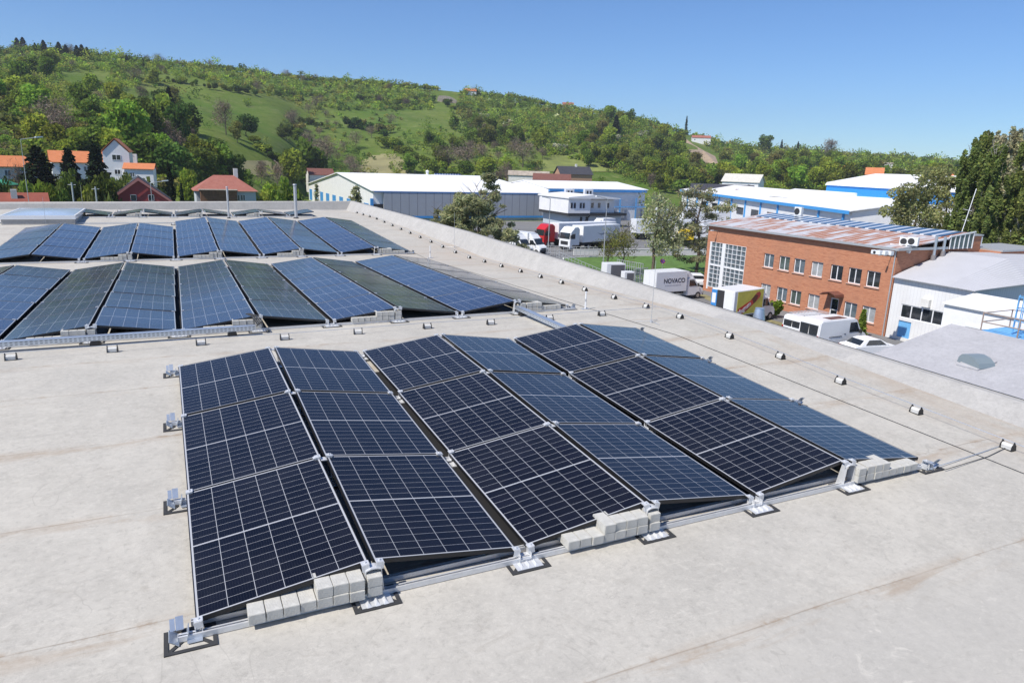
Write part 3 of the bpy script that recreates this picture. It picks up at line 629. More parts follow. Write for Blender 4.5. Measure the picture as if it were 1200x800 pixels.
# slope of the line of sight to the crest, for every direction
CU, CT = [], []
for k in range(-700, 1501, 10):
    a = (k-600)/FPX; dh = (FH+RH*a).normalized(); lo, hi = -.2, .5
    for _ in range(24):
        mid = (lo+hi)/2; q = dh+Vector((0, 0, mid)); w_ = q.dot(fw); uu = 600+FPX*q.dot(RT)/w_; vv = 400-FPX*q.dot(UP)/w_
        if vv < itp(uu, SK): hi = mid
        else: lo = mid
    CU.append(k); CT.append(lo)
TAB = [(itp(a, R0), itp(a, R1), b) for a, b in zip(CU, CT)]
# one sheet of ground: rings of growing radius around the camera
radii = [0, 20, 40, 60, 80, 90]+[90+8*i for i in range(1, 120)]+[1080, 1150, 1300, 1600, 2100, 3000, 5000]
NA = 420; vs = []; fs = []
for ri, R in enumerate(radii):
    for k in range(NA):
        a = 2*PI*k/NA; x = CAM.x+R*math.sin(a); y = CAM.y+R*math.cos(a); vs.append((x, y, tz(x, y)))
for ri in range(len(radii)-1):
    for k in range(NA):
        a = ri*NA+k; b = ri*NA+(k+1) % NA
        if ri == 0: fs.append((0, b+NA, a+NA)) if k else fs.append((0, b+NA, a+NA))
        else: fs.append((a, b, b+NA, a+NA))
m = MB(); m.v = vs; m.f = fs; m.m = [0]*len(fs)
def grass_mat():
    g = NG('meadow_grass'); p = g.tc.outputs['Object']; a = g.noise(p, .012, 5, .6); b = g.noise(p, .05, 6, .65); c = g.noise(p, .5, 6, .7); d = g.noise(g.scalev(p, (1, 1, 3)), .16, 6, .7)
    col = g.mix(g.ramp(a, .38, .62), (.070, .135, .016), (.135, .175, .032)); col = g.mix(g.ramp(b, .45, .7, 0, .7), col, (.18, .20, .065)); col = g.mix(g.ramp(c, .35, .7, 0, .5), col, (.085, .14, .022))
    col = g.mix(g.ramp(g.noise(p, .22, 8, .78, .6), .5, .62, 0, .65), col, (.06, .10, .018)); col = g.mix(g.ramp(d, .56, .70, 0, .6), col, (.24, .23, .10)); col = g.mix(g.ramp(d, .40, .28, 0, .5), col, (.035, .065, .012))
    g.col(col); g.rough(.95); g.b.inputs['Specular IOR Level'].default_value = .1; g.bump(c, .6, .3); return g.m
M['grass'] = grass_mat(); gr = m.build('ground', M['grass'], smooth=True); tag(gr, kind='structure')
def sheet(name, pts, z, mt, kind='structure'):
    m = MB(); m.add([(p[0], p[1], z) for p in pts], [tuple(range(len(pts)))]); return tag(m.build(name, mt), kind=kind)
M['lawn'] = mat('lawn', (.085, .16, .025), .95, 0, .35, 1.2, bump=.5, bscale=6)
M['dirt'] = mat('bare_earth', (.33, .25, .17), .95, 0, .25, .2, bump=.5, bscale=2)
sheet('yard', [(10, 15), (140, 15), (150, 152), (38, 152), (10, 60)], G+.006, M['yard'])
a, b, c, d = atZ(655, 300, G), atZ(850, 318, G), atZ(860, 300, G), atZ(700, 292, G)
# lawn with kerb between the lorry park and the brick building
lw = [atZ(662, 318, G), atZ(660, 303, G), atZ(700, 301, G), atZ(830, 299, G), atZ(842, 322, G), atZ(790, 330, G), atZ(700, 335, G)]
sheet('lawn', lw, G+.016, M['lawn'])
sheet('lawn', [atZ(816, 345, G), atZ(826, 345, G), atZ(905, 375, G), atZ(1036, 410, G), atZ(1030, 420, G), atZ(930, 388, G), atZ(870, 372, G)], G+.012, mat('worn_grass', (.22, .20, .10), .95, 0, .4, .8, bump=.4, bscale=5))
m = MB()
for p, q in zip(lw, lw[1:]+lw[:1]):
    d_ = (q-p); d_.z = 0; n_ = Vector((-d_.y, d_.x, 0)).normalized()*.08
    m.add([p-n_, q-n_, q+n_, p+n_]+[v+Vector((0, 0, .14)) for v in (p-n_, q-n_, q+n_, p+n_)], [(0, 3, 2, 1), (4, 5, 6, 7), (0, 1, 5, 4), (1, 2, 6, 5), (2, 3, 7, 6), (3, 0, 4, 7)])
tag(m.build('kerb', M['offwhite']), kind='structure')
wl = empty('garden_wall', atZ(700, 298, G), 0, 'low pale concrete wall between the lorry park and the lawn', 'wall'); m = MB(); A_ = atZ(672, 299, G); B_ = atZ(842, 298, G); dd = B_-A_; ang = math.atan2(dd.y, dd.x); m.box((0, -.12, 0), (dd.length, .12, .85)); m.box((-.05, -.16, .852), (dd.length+.05, .16, .93)); wl.location = A_; wl.rotation_euler = (0, 0, ang); m.build('wall_body', M['offwhite'], wl)

# ============================================================ buildings
def wall_open(mb, P, U, N, Wd, H, ops, depth=.18, m=0):
    P = Vector(P); U = Vector(U); N = Vector(N); Z = Vector((0, 0, 1))
    xs = sorted(set([0, Wd]+[o[0] for o in ops]+[o[1] for o in ops])); zs = sorted(set([0, H]+[o[2] for o in ops]+[o[3] for o in ops]))
    for i in range(len(xs)-1):
        for j in range(len(zs)-1):
            cx, cz = (xs[i]+xs[i+1])/2, (zs[j]+zs[j+1])/2
            if any(o[0] < cx < o[1] and o[2] < cz < o[3] for o in ops): continue
            mb.quad(P+U*xs[i]+Z*zs[j], P+U*xs[i+1]+Z*zs[j], P+U*xs[i+1]+Z*zs[j+1], P+U*xs[i]+Z*zs[j+1], m)
    for x0, x1, z0, z1 in [o[:4] for o in ops]:
        c = [P+U*x0+Z*z0, P+U*x1+Z*z0, P+U*x1+Z*z1, P+U*x0+Z*z1]; k = [q-N*depth for q in c]
        for a in range(4): mb.quad(c[a], c[(a+1) % 4], k[(a+1) % 4], k[a], m)
def window(parent, P, U, N, x0, x1, z0, z1, depth=.12, cols=2, rows=1, sill=True, fm=None, gm=None, fw_=.07, off=Vector((0, 0, 0)), open_top=None):
    P = Vector(P); U = Vector(U); N = Vector(N); Z = Vector((0, 0, 1)); m = MB(); w, h = x1-x0, z1-z0; O = P+U*x0+Z*z0-N*depth
    def bar(a0, a1, b0, b1, t=.06): 
        c = [O+U*a0+Z*b0, O+U*a1+Z*b0, O+U*a1+Z*b1, O+U*a0+Z*b1]; m.add(c+[q+N*t for q in c], [(0, 3, 2, 1), (4, 5, 6, 7), (0, 1, 5, 4), (1, 2, 6, 5), (2, 3, 7, 6), (3, 0, 4, 7)])
    bar(0, fw_, 0, h); bar(w-fw_, w, 0, h); bar(fw_, w-fw_, 0, fw_); bar(fw_, w-fw_, h-fw_, h)
    for i in range(1, cols): bar(w*i/cols-fw_*.6, w*i/cols+fw_*.6, fw_, h-fw_, .065)
    for j in range(1, rows): bar(fw_, w-fw_, h*j/rows-fw_*.35, h*j/rows+fw_*.35, .055)
    f = m.build('window', fm or M['white'], parent)
    m = MB(); c = [O+U*.02+Z*.02+N*.02, O+U*(w-.02)+Z*.02+N*.02, O+U*(w-.02)+Z*(h-.02)+N*.02, O+U*.02+Z*(h-.02)+N*.02]; m.add(c+[q-N*.02 for q in c], [(0, 1, 2, 3), (7, 6, 5, 4)]); g = m.build('pane', gm or M['win_glass'], f)
    if sill:
        m = MB(); c = [P+U*(x0-.08)+Z*(z0-.08), P+U*(x1+.08)+Z*(z0-.08), P+U*(x1+.08)+Z*(z0-.003), P+U*(x0-.08)+Z*(z0-.003)]; m.add([q-N*.05 for q in c]+[q+N*.09 for q in c], [(0, 3, 2, 1), (4, 5, 6, 7), (0, 1, 5, 4), (1, 2, 6, 5), (2, 3, 7, 6), (3, 0, 4, 7)]); m.build('sill', M['sill'], f)
    return f
M['sill'] = mat('pale_red_sill', (.52, .34, .27), .8, 0, .1, 3)
# --- brick office
BX, BY0, BY1, BT = 55.1, 35.25, 58.9, 7.45     # west face x, south and north ends, wall height
bb = empty('brick_building', (BX, BY0, G), 0, 'two storey red brick office with rusty striped metal roof and glazed stair corner', 'building')
def loc(x, y, z): return (x-BX, y-BY0, z-G)
U_, N_ = Vector((0, 1, 0)), Vector((-1, 0, 0)); PB = Vector((0, 0, 0))
ops = []; WZ = [(1.02, 2.42), (4.15, 5.55)]
ww = [(901, 303.6), (918, 308), (939, 312.5), (958, 316.5), (980, 321), (1001.5, 322.5), (1023, 327)]
ycol = [atX(901, 303.6, BX).y, atX(919, 308, BX).y, atX(936.5, 311.5, BX).y, atX(957, 316, BX).y, atX(980, 320, BX).y, atX(1001.5, 323, BX).y, atX(1023, 328, BX).y]
up = [(y-.68-BY0, y+.68-BY0, 3.98, 5.38) for y in ycol]
lowc = [atX(897, 339, BX).y, atX(916, 344, BX).y, atX(932, 348, BX).y, atX(953, 353, BX).y, atX(996, 363.5, BX).y, atX(1017, 370, BX).y]
lo = [(y-.68-BY0, y+.68-BY0, .86, 2.26) for y in lowc]
yd = atX(976.5, 363, BX).y-BY0
door = (yd-.45, yd+.45, .12, 2.35)
glz = (52.75-BY0, 58.15-BY0, .6, 5.65)
m = MB(); wall_open(m, PB, U_, N_, BY1-BY0, BT, up+lo+[door, glz], .2)
wx = 9.3
m.quad((0, 0, 0), (wx, 0, 0), (wx, 0, BT+.25), (0, 0, BT)); m.quad((0, BY1-BY0, 0), (wx, BY1-BY0, 0), (wx, BY1-BY0, BT+.25), (0, BY1-BY0, BT)); m.quad((wx, 0, 0), (wx, BY1-BY0, 0), (wx, BY1-BY0, BT+.3), (wx, 0, BT+.3))
wlb = m.build('wall', M['brick'], bb)
bpy.context.view_layer.update()
GL = [M['win_glass'], M['dark_glass'], mat('window_glass_blind', (.33, .35, .36), .25, 0, .25, 2.5, spec=.8), mat('window_glass_green', (.06, .085, .075), .06, 0, .5, 1.4, spec=.9)]
for i, o in enumerate(up+lo): window(bb, PB, U_, N_, *o, depth=.17, cols=2, rows=1, fw_=.07, gm=GL[[0, 3, 0, 2, 1, 1, 1, 2, 0, 3, 2, 0, 2][i % 13]])
f = window(bb, PB, U_, N_, *door, depth=.14, cols=1, rows=2, sill=False, fw_=.1, gm=M['dark_glass']); f.name = 'door'
m = MB(); m.prism([(yd-.95, 2.62), (yd-.9, 2.85), (yd-.2, 3.05), (yd+.5, 2.9), (yd+.85, 2.66), (yd+.8, 2.6), (yd+.45, 2.82), (yd-.2, 2.97), (yd-.88, 2.77)], -1.15, 0, 0, 'x'); m.build('canopy', mat('canopy_tiles', (.16, .06, .04), .8), bb)
# glazed stair: white mullions in a grid with a wide middle post
m = MB(); gz0, gz1, gy0, gy1 = glz[2], glz[3], glz[0], glz[1]
def gb(a0, a1, b0, b1, d0=.1, d1=0.0): m.box((d1-.02, a0, b0), (d0, a1, b1))
nC = 8; 
for i in range(nC+1):
    y = gy0+(gy1-gy0)*i/nC; w = .26 if i == 5 else .022
    gb(y-w, y+w, gz0, gz1)
for j in range(11):
    z = gz0+(gz1-gz0)*j/10; h_ = .10 if j == 5 else .02; gb(gy0, gy1, z-h_, z+h_, .09, .012)
gf = m.build('stair_glazing', M['white'], bb)
m = MB(); m.quad((.1, gy0, gz0), (.1, gy1, gz0), (.1, gy1, gz1), (.1, gy0, gz1)); m.build('pane', M['win_glass'], gf)
# return of the glazing round the corner
m = MB(); m.box((-.035, glz[1]-.02, .3), (.25, glz[1]+.22, glz[3]+.02)); m.build('corner_post', M['white'], bb)
# roof: rises away from the street front
rz0, rz1 = BT+.10, BT+1.35; RX = 9.4
m = MB(); m.prism([(-.35, rz0-.02), (-.35, rz0+.06), (6.0, rz1-.42), (RX, rz1), (RX, rz1-.1), (6.0, rz1-.52)], -.3, BY1-BY0+.35)
m.build('roof', M['rust'], bb)
m = MB(); m.box((-.44, -.32, rz0-.12), (-.32, BY1-BY0+.38, rz0+.09)); m.box((-.44, -.36, rz0-.10), (6, -.31, rz0+.12)); m.build('gutter', M['galv_pole'], bb)
# strip of glass skylights along the top of the roof
sk = stripes('roof_glazing_strip', (.05, .10, .18), (.60, .62, .64), 1, 1.15, .38, .25)
m = MB(); sl = math.atan((.42)/(RX-6.0)); m.add([(6.3, .6, rz1-.42+.08+.037), (RX-.1, .6, rz1+.03), (RX-.1, BY1-BY0-.3, rz1+.03), (6.3, BY1-BY0-.3, rz1-.42+.117), (6.3, .6, rz1-.42), (RX-.1, .6, rz1-.05), (RX-.1, BY1-BY0-.3, rz1-.05), (6.3, BY1-BY0-.3, rz1-.42)], [(0, 1, 2, 3), (0, 4, 5, 1), (3, 2, 6, 7), (0, 3, 7, 4)]); m.build('roof_glazing', sk, bb)
# glazed gable of the rooflight and brick stair head at the south end
m = MB(); y_ = -.35
for i in range(6): x = 6.2+i*.62; m.box((x-.04, y_-.03, rz1-1.35), (x+.04, y_+.03, rz1-.15+.05*min(i, 3)))
m.add([(6.0, y_-.04, rz1-.32), (9.5, y_-.04, rz1+.05), (9.5, y_+.05, rz1+.05), (6.0, y_+.05, rz1-.32), (6.0, y_-.04, rz1-.2), (9.5, y_-.04, rz1+.17), (9.5, y_+.05, rz1+.17), (6.0, y_+.05, rz1-.2)], [(0, 3, 2, 1), (4, 5, 6, 7), (0, 1, 5, 4), (2, 3, 7, 6), (1, 2, 6, 5), (3, 0, 4, 7)])
f = m.build('gable_glazing', M['white'], bb); m = MB(); m.quad((6.1, y_+.02, rz1-1.35), (9.4, y_+.02, rz1-1.35), (9.4, y_+.02, rz1), (6.1, y_+.02, rz1-.3)); m.build('pane', M['win_glass'], f)
m = MB(); m.box((9.5, .8, 0), (12.4, 3.1, BT+.95)); m.box((12.41, -1.1, 0), (20, 3.4, BT-.3)); m.build('stair_head', M['brick'], bb)
m = MB(); m.box((9.42, .7, BT+.952), (12.5, 3.2, BT+1.08)); m.box((12.51, -1.2, BT-.298), (20.1, 3.5, BT-.15)); m.build('coping', M['galv_pole'], bb)
def ac(x, y, z, rz, label, group, w=.9, h=.75):
    o = empty('air_conditioner', (x, y, z), rz, label, 'air conditioner', group)
    m = MB(); m.box((-w/2, -.18, .06), (w/2, .18, .06+h)); m.build('casing', M['white'], o, bevel=.015)
    m = MB(); m.tube((-w*.1, -.182, .06+h/2), (-w*.1, -.20, .06+h/2), h*.38, 18); m.build('fan_grille', M['chassis'], o); m = MB(); m.box((-w/2+.05, -.15, 0), (-w/2+.12, .15, .058)); m.box((w/2-.12, -.15, 0), (w/2-.05, .15, .058)); m.build('bracket', M['galv_pole'], o)
for i, (u, v) in enumerate([(1028, 293.5), (1034, 293.8), (1041, 294)]): p = atZ(u, v, G+BT+.4); ac(p.x, p.y, p.z-.35, -PI/2, 'small white air conditioner on the brick building\'s roof edge, %s from the left' % ORD[i], 'rooftop air conditioners', .8, .3)
for i, (u, v) in enumerate([(1049, 291), (1061, 291), (1061, 283), (1070, 283)]): p = atX(u, v, BX+1.2); ac(p.x, p.y, p.z-.4, -PI/2+.3, 'white air conditioner in the cluster by the glazed gable, %s' % ['leftmost and low', 'lower right', 'stacked upper', 'right beside the upper one'][i], 'rooftop air conditioners', .85, .7)
p = atX(1142, 290, BX+13.5); ac(p.x, p.y, G+BT-.15, -PI/2, 'white air conditioner alone on the right flat roof of the brick building', 'rooftop air conditioners', 1.0, .85)
p = atX(936, 249, BX+9.4); ac(p.x, p.y, G+rz1-.1, -PI/2, 'white air conditioner on the far roof edge of the brick building', 'rooftop air conditioners', 1.0, 1.0)
for i, (u, v0, v1) in enumerate([(1092, 311, 276), (1103, 306, 277)]):
    p = atX(u, v0, BX+4.2+1.2*i); q = atX(u+1.5, v1, BX+4.2+1.2*i); o = empty('flue_pipe', p, 0, 'grey metal flue rising beside the brick wall, %s of two' % ['left', 'right'][i], 'flue', 'flues of the brick building')
    m = MB(); m.tube((0, 0, -.5), (0, 0, q.z-p.z), .12, 10); m.build('pipe', M['galv'], o, smooth=True); m = MB(); m.tube((0, 0, .1), (0, 0, .9), .2, 12); m.build('silencer', mat('flue_silencer', (.28, .26, .26), .5, .3), o, smooth=True)
o = empty('antenna_mast', atX(1126, 275, BX+11), 0, 'thin white aerial mast leaning slightly above the brick stair head', 'antenna'); m = MB(); m.tube((0, 0, 0), (.55, -.3, 4.2), .035, 6); m.tube((.15, -.5, 2.2), (.45, .5, 2.3), .015, 5); m.tube((.2, -.4, 1.3), (.3, .3, 1.35), .012, 5); m.build('mast', M['white'], o)
lp = empty('wall_lamp', (BX-.0, BY0+.5, G+7.0), 0, 'small white lamp on an arm at the right corner of the brick building', 'lamp'); m = MB(); m.tube((0, 0, 0), (-.9, 0, .12), .03, 6); m.build('arm', M['galv_pole'], lp); m = MB(); m.cb((-1.0, 0, .1), (.35, .16, .09)); m.build('lamp_head', M['white'], lp)
lp = empty('wall_lamp', (BX-.0, BY1-1.5, G+6.9), 0, 'small white lamp on an arm at the left corner of the brick building', 'lamp'); m = MB(); m.tube((0, 0, 0), (-.7, 0, .12), .03, 6); m.build('arm', M['galv_pole'], lp); m = MB(); m.cb((-.8, 0, .1), (.35, .16, .09)); m.build('lamp_head', M['white'], lp)
dp = empty('drain_pipe', (BX-.08, BY0+.12, G), 0, 'grey rain pipe down the right corner of the brick building', 'drain pipe'); m = MB(); m.tube((0, 0, 0), (0, 0, BT), .05, 8); m.build('pipe', M['galv_pole'], dp, smooth=True)

# --- white workshop right of it
wb = empty('white_workshop', (55.1, 28.4, G), 0, 'white workshop with light grey corrugated roof and a pale blue door beside the brick building', 'building')
L = lambda x, y, z: (x-55.1, y-28.4, z-G)
m = MB(); Wl = 35.2-28.4; bandops = [(2.0, 5.75, 1.95, 3.1), (4.6, 5.75, 0, 1.7)]
wall_open(m, (0.02, 0, 0), (0, 1, 0), (-1, 0, 0), Wl-.05, 5.25, bandops, .15); m.quad((6.7, Wl-.06, 0), (6.7, Wl-.06, 7.1), (.02, Wl-.06, 5.25), (.02, Wl-.06, 0)); m.build('wall', M['white_corr'], wb)
m = MB(); m.add([(0.02, 0, 0), (30, 0, 0), (30, 0, 5.2), (6.7, 0, 5.5), (0.02, 0, 5.25)], [(0, 1, 2, 3, 4)]); m.build('wall', M['white_corr_x'], wb)
window(wb, (0.02, 0, 0), (0, 1, 0), (-1, 0, 0), 2.0, 5.75, 1.95, 3.1, .1, 4, 1, False, gm=M['dark_glass'])
m = MB(); m.box((.1, 4.6, 0), (.14, 5.75, 1.7)); m.build('door', M['blue_door'], wb)
n = 10; m = MB()
for i in range(n):
    t0, t1 = i/n, (i+1)/n; X_ = lambda t: -.35+t*7.05
    za = lambda t: 5.25+1.95*t**.9; zb = lambda t: 5.25+.25*t
    for (ya, fa), (yb, fb) in (((Wl-.07, za), (1.9, za)), ((1.9, za), (-.25, zb))):
        m.add([(X_(t0), ya, fa(t0)), (X_(t1), ya, fa(t1)), (X_(t1), yb, fb(t1)), (X_(t0), yb, fb(t0)), (X_(t0), ya, fa(t0)-.06), (X_(t1), ya, fa(t1)-.06), (X_(t1), yb, fb(t1)-.06), (X_(t0), yb, fb(t0)-.06)], [(0, 3, 2, 1), (4, 5, 6, 7), (3, 7, 6, 2), (0, 4, 7, 3)])
m.add([(6.7, Wl-.07, 7.2), (6.7, 1.9, 7.2), (30, 1.9, 6.4), (30, Wl-.07, 6.4), (6.7, -.25, 5.5), (30, -.25, 5.2)], [(0, 1, 2, 3), (1, 4, 5, 2)]); m.build('roof', M['corr_light'], wb, smooth=True)
m = MB(); m.box((-.02, .9, .0), (.018, 5.8, 0.3)); m.build('plinth', M['offwhite'], wb)
m = MB(); m.box((-.3, 3.2, 3.25), (.016, 3.9, 3.9)); m.build('wall_box', M['offwhite'], wb)
# lower white annex and opening
wv = empty('white_annex', (51.5, 12, G), 0, 'low white annex with a dark square opening, in front of the white workshop', 'building')
m = MB(); wall_open(m, (0, 0, 0), (0, 1, 0), (-1, 0, 0), 16.2, 4.4, [(12.4, 14.2, 1.6, 3.1), (7.3, 9.6, 0, 3.2)], .4); m.quad((0, 16.2, 0), (3.5, 16.2, 0), (3.5, 16.2, 5.0), (0, 16.2, 4.4)); m.quad((.4, 5, 0), (.4, 15, 0), (.4, 15, 4), (.4, 5, 4), 1); m.build('wall', [M['white_panel'], M['chassis']], wv)
m = MB(); m.prism([(-.2, 4.42), (3.55, 4.95), (3.55, 5.05), (-.2, 4.52)], -1, 16.3); m.build('roof', M['white_roof'], wv)
m = MB(); m.box((-.08, 12.2, 3.1), (.0, 14.4, 3.25)); m.build('opening_trim', M['white'], wv)
# blue platform with railings
bp_ = atZ(1186, 396, G+2.2); pf = empty('blue_platform', (44.0, 14.6, G), 0, 'light blue steel platform with railings and a caged ladder at the right edge', 'platform')
m = MB(); m.box((0, 0, 4.3), (3.0, 6.5, 4.55)); m.build('deck', M['blue_door'], pf)
m = MB()
for y in (0.1, 2.2, 4.3, 6.4):
    for x in (.05, 2.95): m.tube((x, y, 0), (x, y, 5.7), .045, 6)
for z in (5.1, 5.65):
    for x in (.05, 2.95): m.tube((x, .1, z), (x, 6.4, z), .035, 6)
    m.tube((.05, 6.4, z), (2.95, 6.4, z), .035, 6)
m.build('railing', mat('rusty_rail', (.34, .26, .22), .7), pf)
m = MB(); 
for a in range(8):
    an_ = a*PI/4; m.tube((1.2+.5*math.cos(an_), 4.7+.5*math.sin(an_), 4.6), (1.2+.5*math.cos(an_), 4.7+.5*math.sin(an_), 6.9), .03, 5)
for z in (5.4, 6.1, 6.8):
    for a in range(8):
        a0, a1 = a*PI/4, (a+1)*PI/4; m.tube((1.2+.5*math.cos(a0), 4.7+.5*math.sin(a0), z), (1.2+.5*math.cos(a1), 4.7+.5*math.sin(a1), z), .03, 5)
m.build('cage', M['blue_door'], pf)
m = MB(); m.cb((1.5, 3.2, 5.3), (.3, .3, 1.5)); m.build('panel', M['chassis'], pf)

# --- big white hall on the left with grey cladding
def quadp(o, mt, name, vs, fs=None): 
    m = MB(); m.add(vs, fs or [tuple(range(len(vs)))]); return m.build(name, mt, o)
HX0, HX1, HY0, HY1 = 41.1, 84.0, 154.0, 236.0
hl = empty('white_hall', (HX0, HY0, G), 0, 'large white roofed hall with long grey clad wall and white gable end on the left', 'industrial hall')
w, d = HX1-HX0, HY1-HY0; ev = 6.75; rd = 9.7; ym = 36
m = MB(); m.prism([(0, 0), (d, 0), (d, 5.1), (ym, rd-.1), (0, ev-.05)], 0, w, 0, 'x'); m.build('wall', M['white_panel'], hl)
m = MB(); m.prism([(-1.0, ev-.12), (-1.0, ev), (ym, rd+.15), (d+.6, 5.2), (d+.6, 5.0), (ym, rd-.05)], -.5, w+.5, 0, 'x'); m.build('roof', M['white_roof'], hl)
m = MB(); m.box((2.2, -.9, 1.2), (w-.2, -.4, ev-.14)); m.build('grey_cladding', M['grey_clad'], hl)
m = MB(); m.box((0, -.95, ev-.35), (w+.3, -.91, ev-.13)); m.box((2.2, -.93, .7), (w+.2, -.3, 1.19)); m.box((-.6, -.3, .3), (-.02, .4, 5)); m.build('blue_trim', M['blue_trim'], hl)
for y in range(4, 80, 9): m = MB(); m.box((-.04, y, .2), (-.005, y+4.5, 3.6)); m.build('gable_door', M['blue_trim'], hl)
m = MB(); m.box((-.2, -.2, 2.4), (2.19, -.05, 3.8)); m.build('window', M['dark_glass'], hl)
m = MB(); m.prism([(7.5, 0), (7.5+.9, 0), (7.9, .75)], 0, .9, 0, 'x')
o = empty('roof_ventilator', (66, HY0+ym, G+rd+.15), 0, 'small white ventilator on the ridge of the white hall', 'roof ventilator'); m = MB(); m.tube((0, 0, 0), (0, 0, .8), .35, 10); m.tube((0, 0, .8), (0, 0, 1.2), .6, 10, r2=.1); m.build('vent_body', M['white'], o)
# right wing of the hall
hr = empty('white_hall_wing', (84.4, 152, G), 0, 'lower white wing of the big hall with blue band under its roof, behind the lorries', 'industrial hall')
w = 29; m = MB(); m.prism([(0, 0), (34, 0), (34, 7), (14, 9.3), (0, 7.9)], 0, w, 0, 'x'); m.build('wall', M['white_panel'], hr)
m = MB(); m.prism([(-.8, 7.85), (-.8, 8.0), (14, 9.5), (35, 7.1), (35, 7.0), (14, 9.35)], -.2, w+.4, 0, 'x'); m.build('roof', M['white_roof'], hr)
m = MB(); m.box((0, -.85, 7.2), (w, -.05, 7.84)); m.build('blue_trim', M['blue_trim'], hr)
m = MB()
for x in (17.0, 20.5, 25.5): m.box((x, -.9, .2), (x+.5, -.86, 5.8))
m.box((17.0, -.93, 3.4), (29, -.87, 3.7)); m.build('blue_post', M['blue_door'], hr)
m = MB(); 
for x in (17.9, 21.4, 26.2): m.box((x, -.3, .3), (x+2.2, -.04, 3.1))
m.build('dock_door', M['grey_clad'], hr)
for i, x in enumerate((4.0, 9.5)):
    o = empty('dormer_vent', (84.4+x, 150.3, G+6.3), 0, 'small white box with two dark vents above the office block, %s of two' % ['left', 'right'][i], 'vent', 'vents above the office block'); m = MB(); m.box((0, 0, 0), (2.4, 1, 1.6)); m.build('box', M['white'], o)
    m = MB(); m.box((.5, -.02, .5), (1.0, -.003, 1.2)); m.box((1.4, -.02, .5), (1.9, -.003, 1.2)); m.build('louvre', M['chassis'], o)
# office block
ob = empty('office_block', (79, 134, G), 0, 'two storey white office with overhanging upper floor and dark windows, beside the lorry park', 'building'); ob.location.x += .9; ob.scale = (.6, 1, 1)
m = MB(); m.box((2, 1.2, 0), (25, 14, 2.6)); m.build('lower_wall', mat('pale_blue_wall', (.45, .52, .58), .6, 0, .05, 1), ob)
m = MB(); m.box((0, 0, 3.2), (9.5, 14, 6.4)); m.box((9.51, 1.6, 3.21), (22, 14, 6.2)); m.build('upper_wall', M['white_panel'], ob)
m = MB(); m.box((-.2, -.2, 2.75), (26, .0, 3.19)); m.box((0, .005, 2.62), (26, 14, 3.18)); m.build('floor_band', M['chassis'], ob)
m = MB(); m.prism([(-.4, 6.42), (22.4, 6.42), (22.4, 6.6), (10.5, 7.3), (-.4, 6.75)], -.5, 14.4); m.build('roof', M['white_roof'], ob)
for x in (1.0, 2.3, 4.9, 6.2): 
    m = MB(); m.box((x, -.05, 4.3), (x+.85, -.003, 5.5)); f = m.build('window', M['dark_glass'], ob)
for x in (11.5, 14.5, 18.5):
    m = MB(); m.box((x, 1.54, 4.3), (x+1.1, 1.597, 5.4)); f = m.build('window', M['dark_glass'], ob)
m = MB(); m.box((6.5, 1.12, 0), (7.4, 1.197, 2.3)); m.box((9.0, 1.12, 0), (10.1, 1.197, 2.3)); m.build('door', M['chassis'], ob)
m = MB(); m.add([(6.0, .3, .2), (10.2, .3, 3.0), (10.2, .5, 3.0), (6, .5, .2), (6.0, .3, 0), (10.2, .3, 2.7), (10.2, .5, 2.7), (6, .5, 0)], [(0, 1, 2, 3), (4, 7, 6, 5), (0, 4, 5, 1), (3, 2, 6, 7), (0, 3, 7, 4), (1, 5, 6, 2)]); m.build('stair', M['chassis'], ob)
# --- white and blue hall behind the brick office
p0 = atZ(800, 222, G+7.5); p1 = atZ(1000, 247, G+7.5)
d_ = Vector((p1.x-p0.x, p1.y-p0.y, 0)); Lr = d_.length; ang = math.atan2(d_.y, d_.x)
rh = empty('blue_trim_hall', (p0.x, p0.y, G), ang, 'long white hall with bright blue eaves behind the brick office', 'industrial hall')
m = MB(); m.prism([(0, 0), (30, 0), (30, 7.3), (12, 9.3), (0, 7.3)], 0, Lr, 0, 'x'); m.build('wall', M['white_panel'], rh)
m = MB(); m.prism([(-.7, 7.35), (-.7, 7.5), (12, 9.5), (30.5, 7.5), (30.5, 7.3), (12, 9.32)], -.5, Lr+.5, 0, 'x'); m.build('roof', M['white_roof'], rh)
m = MB(); m.box((0, -.74, 6.85), (Lr, -.70, 7.45))
for x in range(6, int(Lr), 9): m.box((x, -.3, 1), (x+.35, -.02, 7.0))
m.build('blue_trim', mat('bright_blue_trim', (.06, .33, .72), .45), rh)
for x in range(8, int(Lr)-4, 9):
    m = MB(); m.box((x+2, -.1, 3.4), (x+6, -.02, 5.0)); m.build('window', M['dark_glass'], rh)
A_ = atD(969, 222, 168); B_ = atD(1048, 234, 150); d_ = B_-A_; ang = math.atan2(d_.y, d_.x); Lb = math.hypot(d_.x, d_.y)
zt_ = A_.z-G
bh = empty('blue_band_block', (A_.x, A_.y, G), ang, 'taller white block with a broad bright blue band below its roof, right of centre', 'industrial hall')
m = MB(); m.box((0, 0, 0), (Lb+16, 22, zt_-1.2)); m.build('wall', M['white_panel'], bh)
m = MB(); m.box((-.1, -.12, zt_-1.2), (Lb+16, -.003, zt_+.9)); m.build('blue_band', mat('blue_band', (.03, .27, .72), .45), bh)
m = MB(); m.prism([(-.4, zt_+.92), (0, zt_+1.5), (11, zt_+3.6), (23, zt_+2.0), (23, zt_+.92)], -.3, Lb+16.2, 0, 'x'); m.build('roof', M['white_roof'], bh)
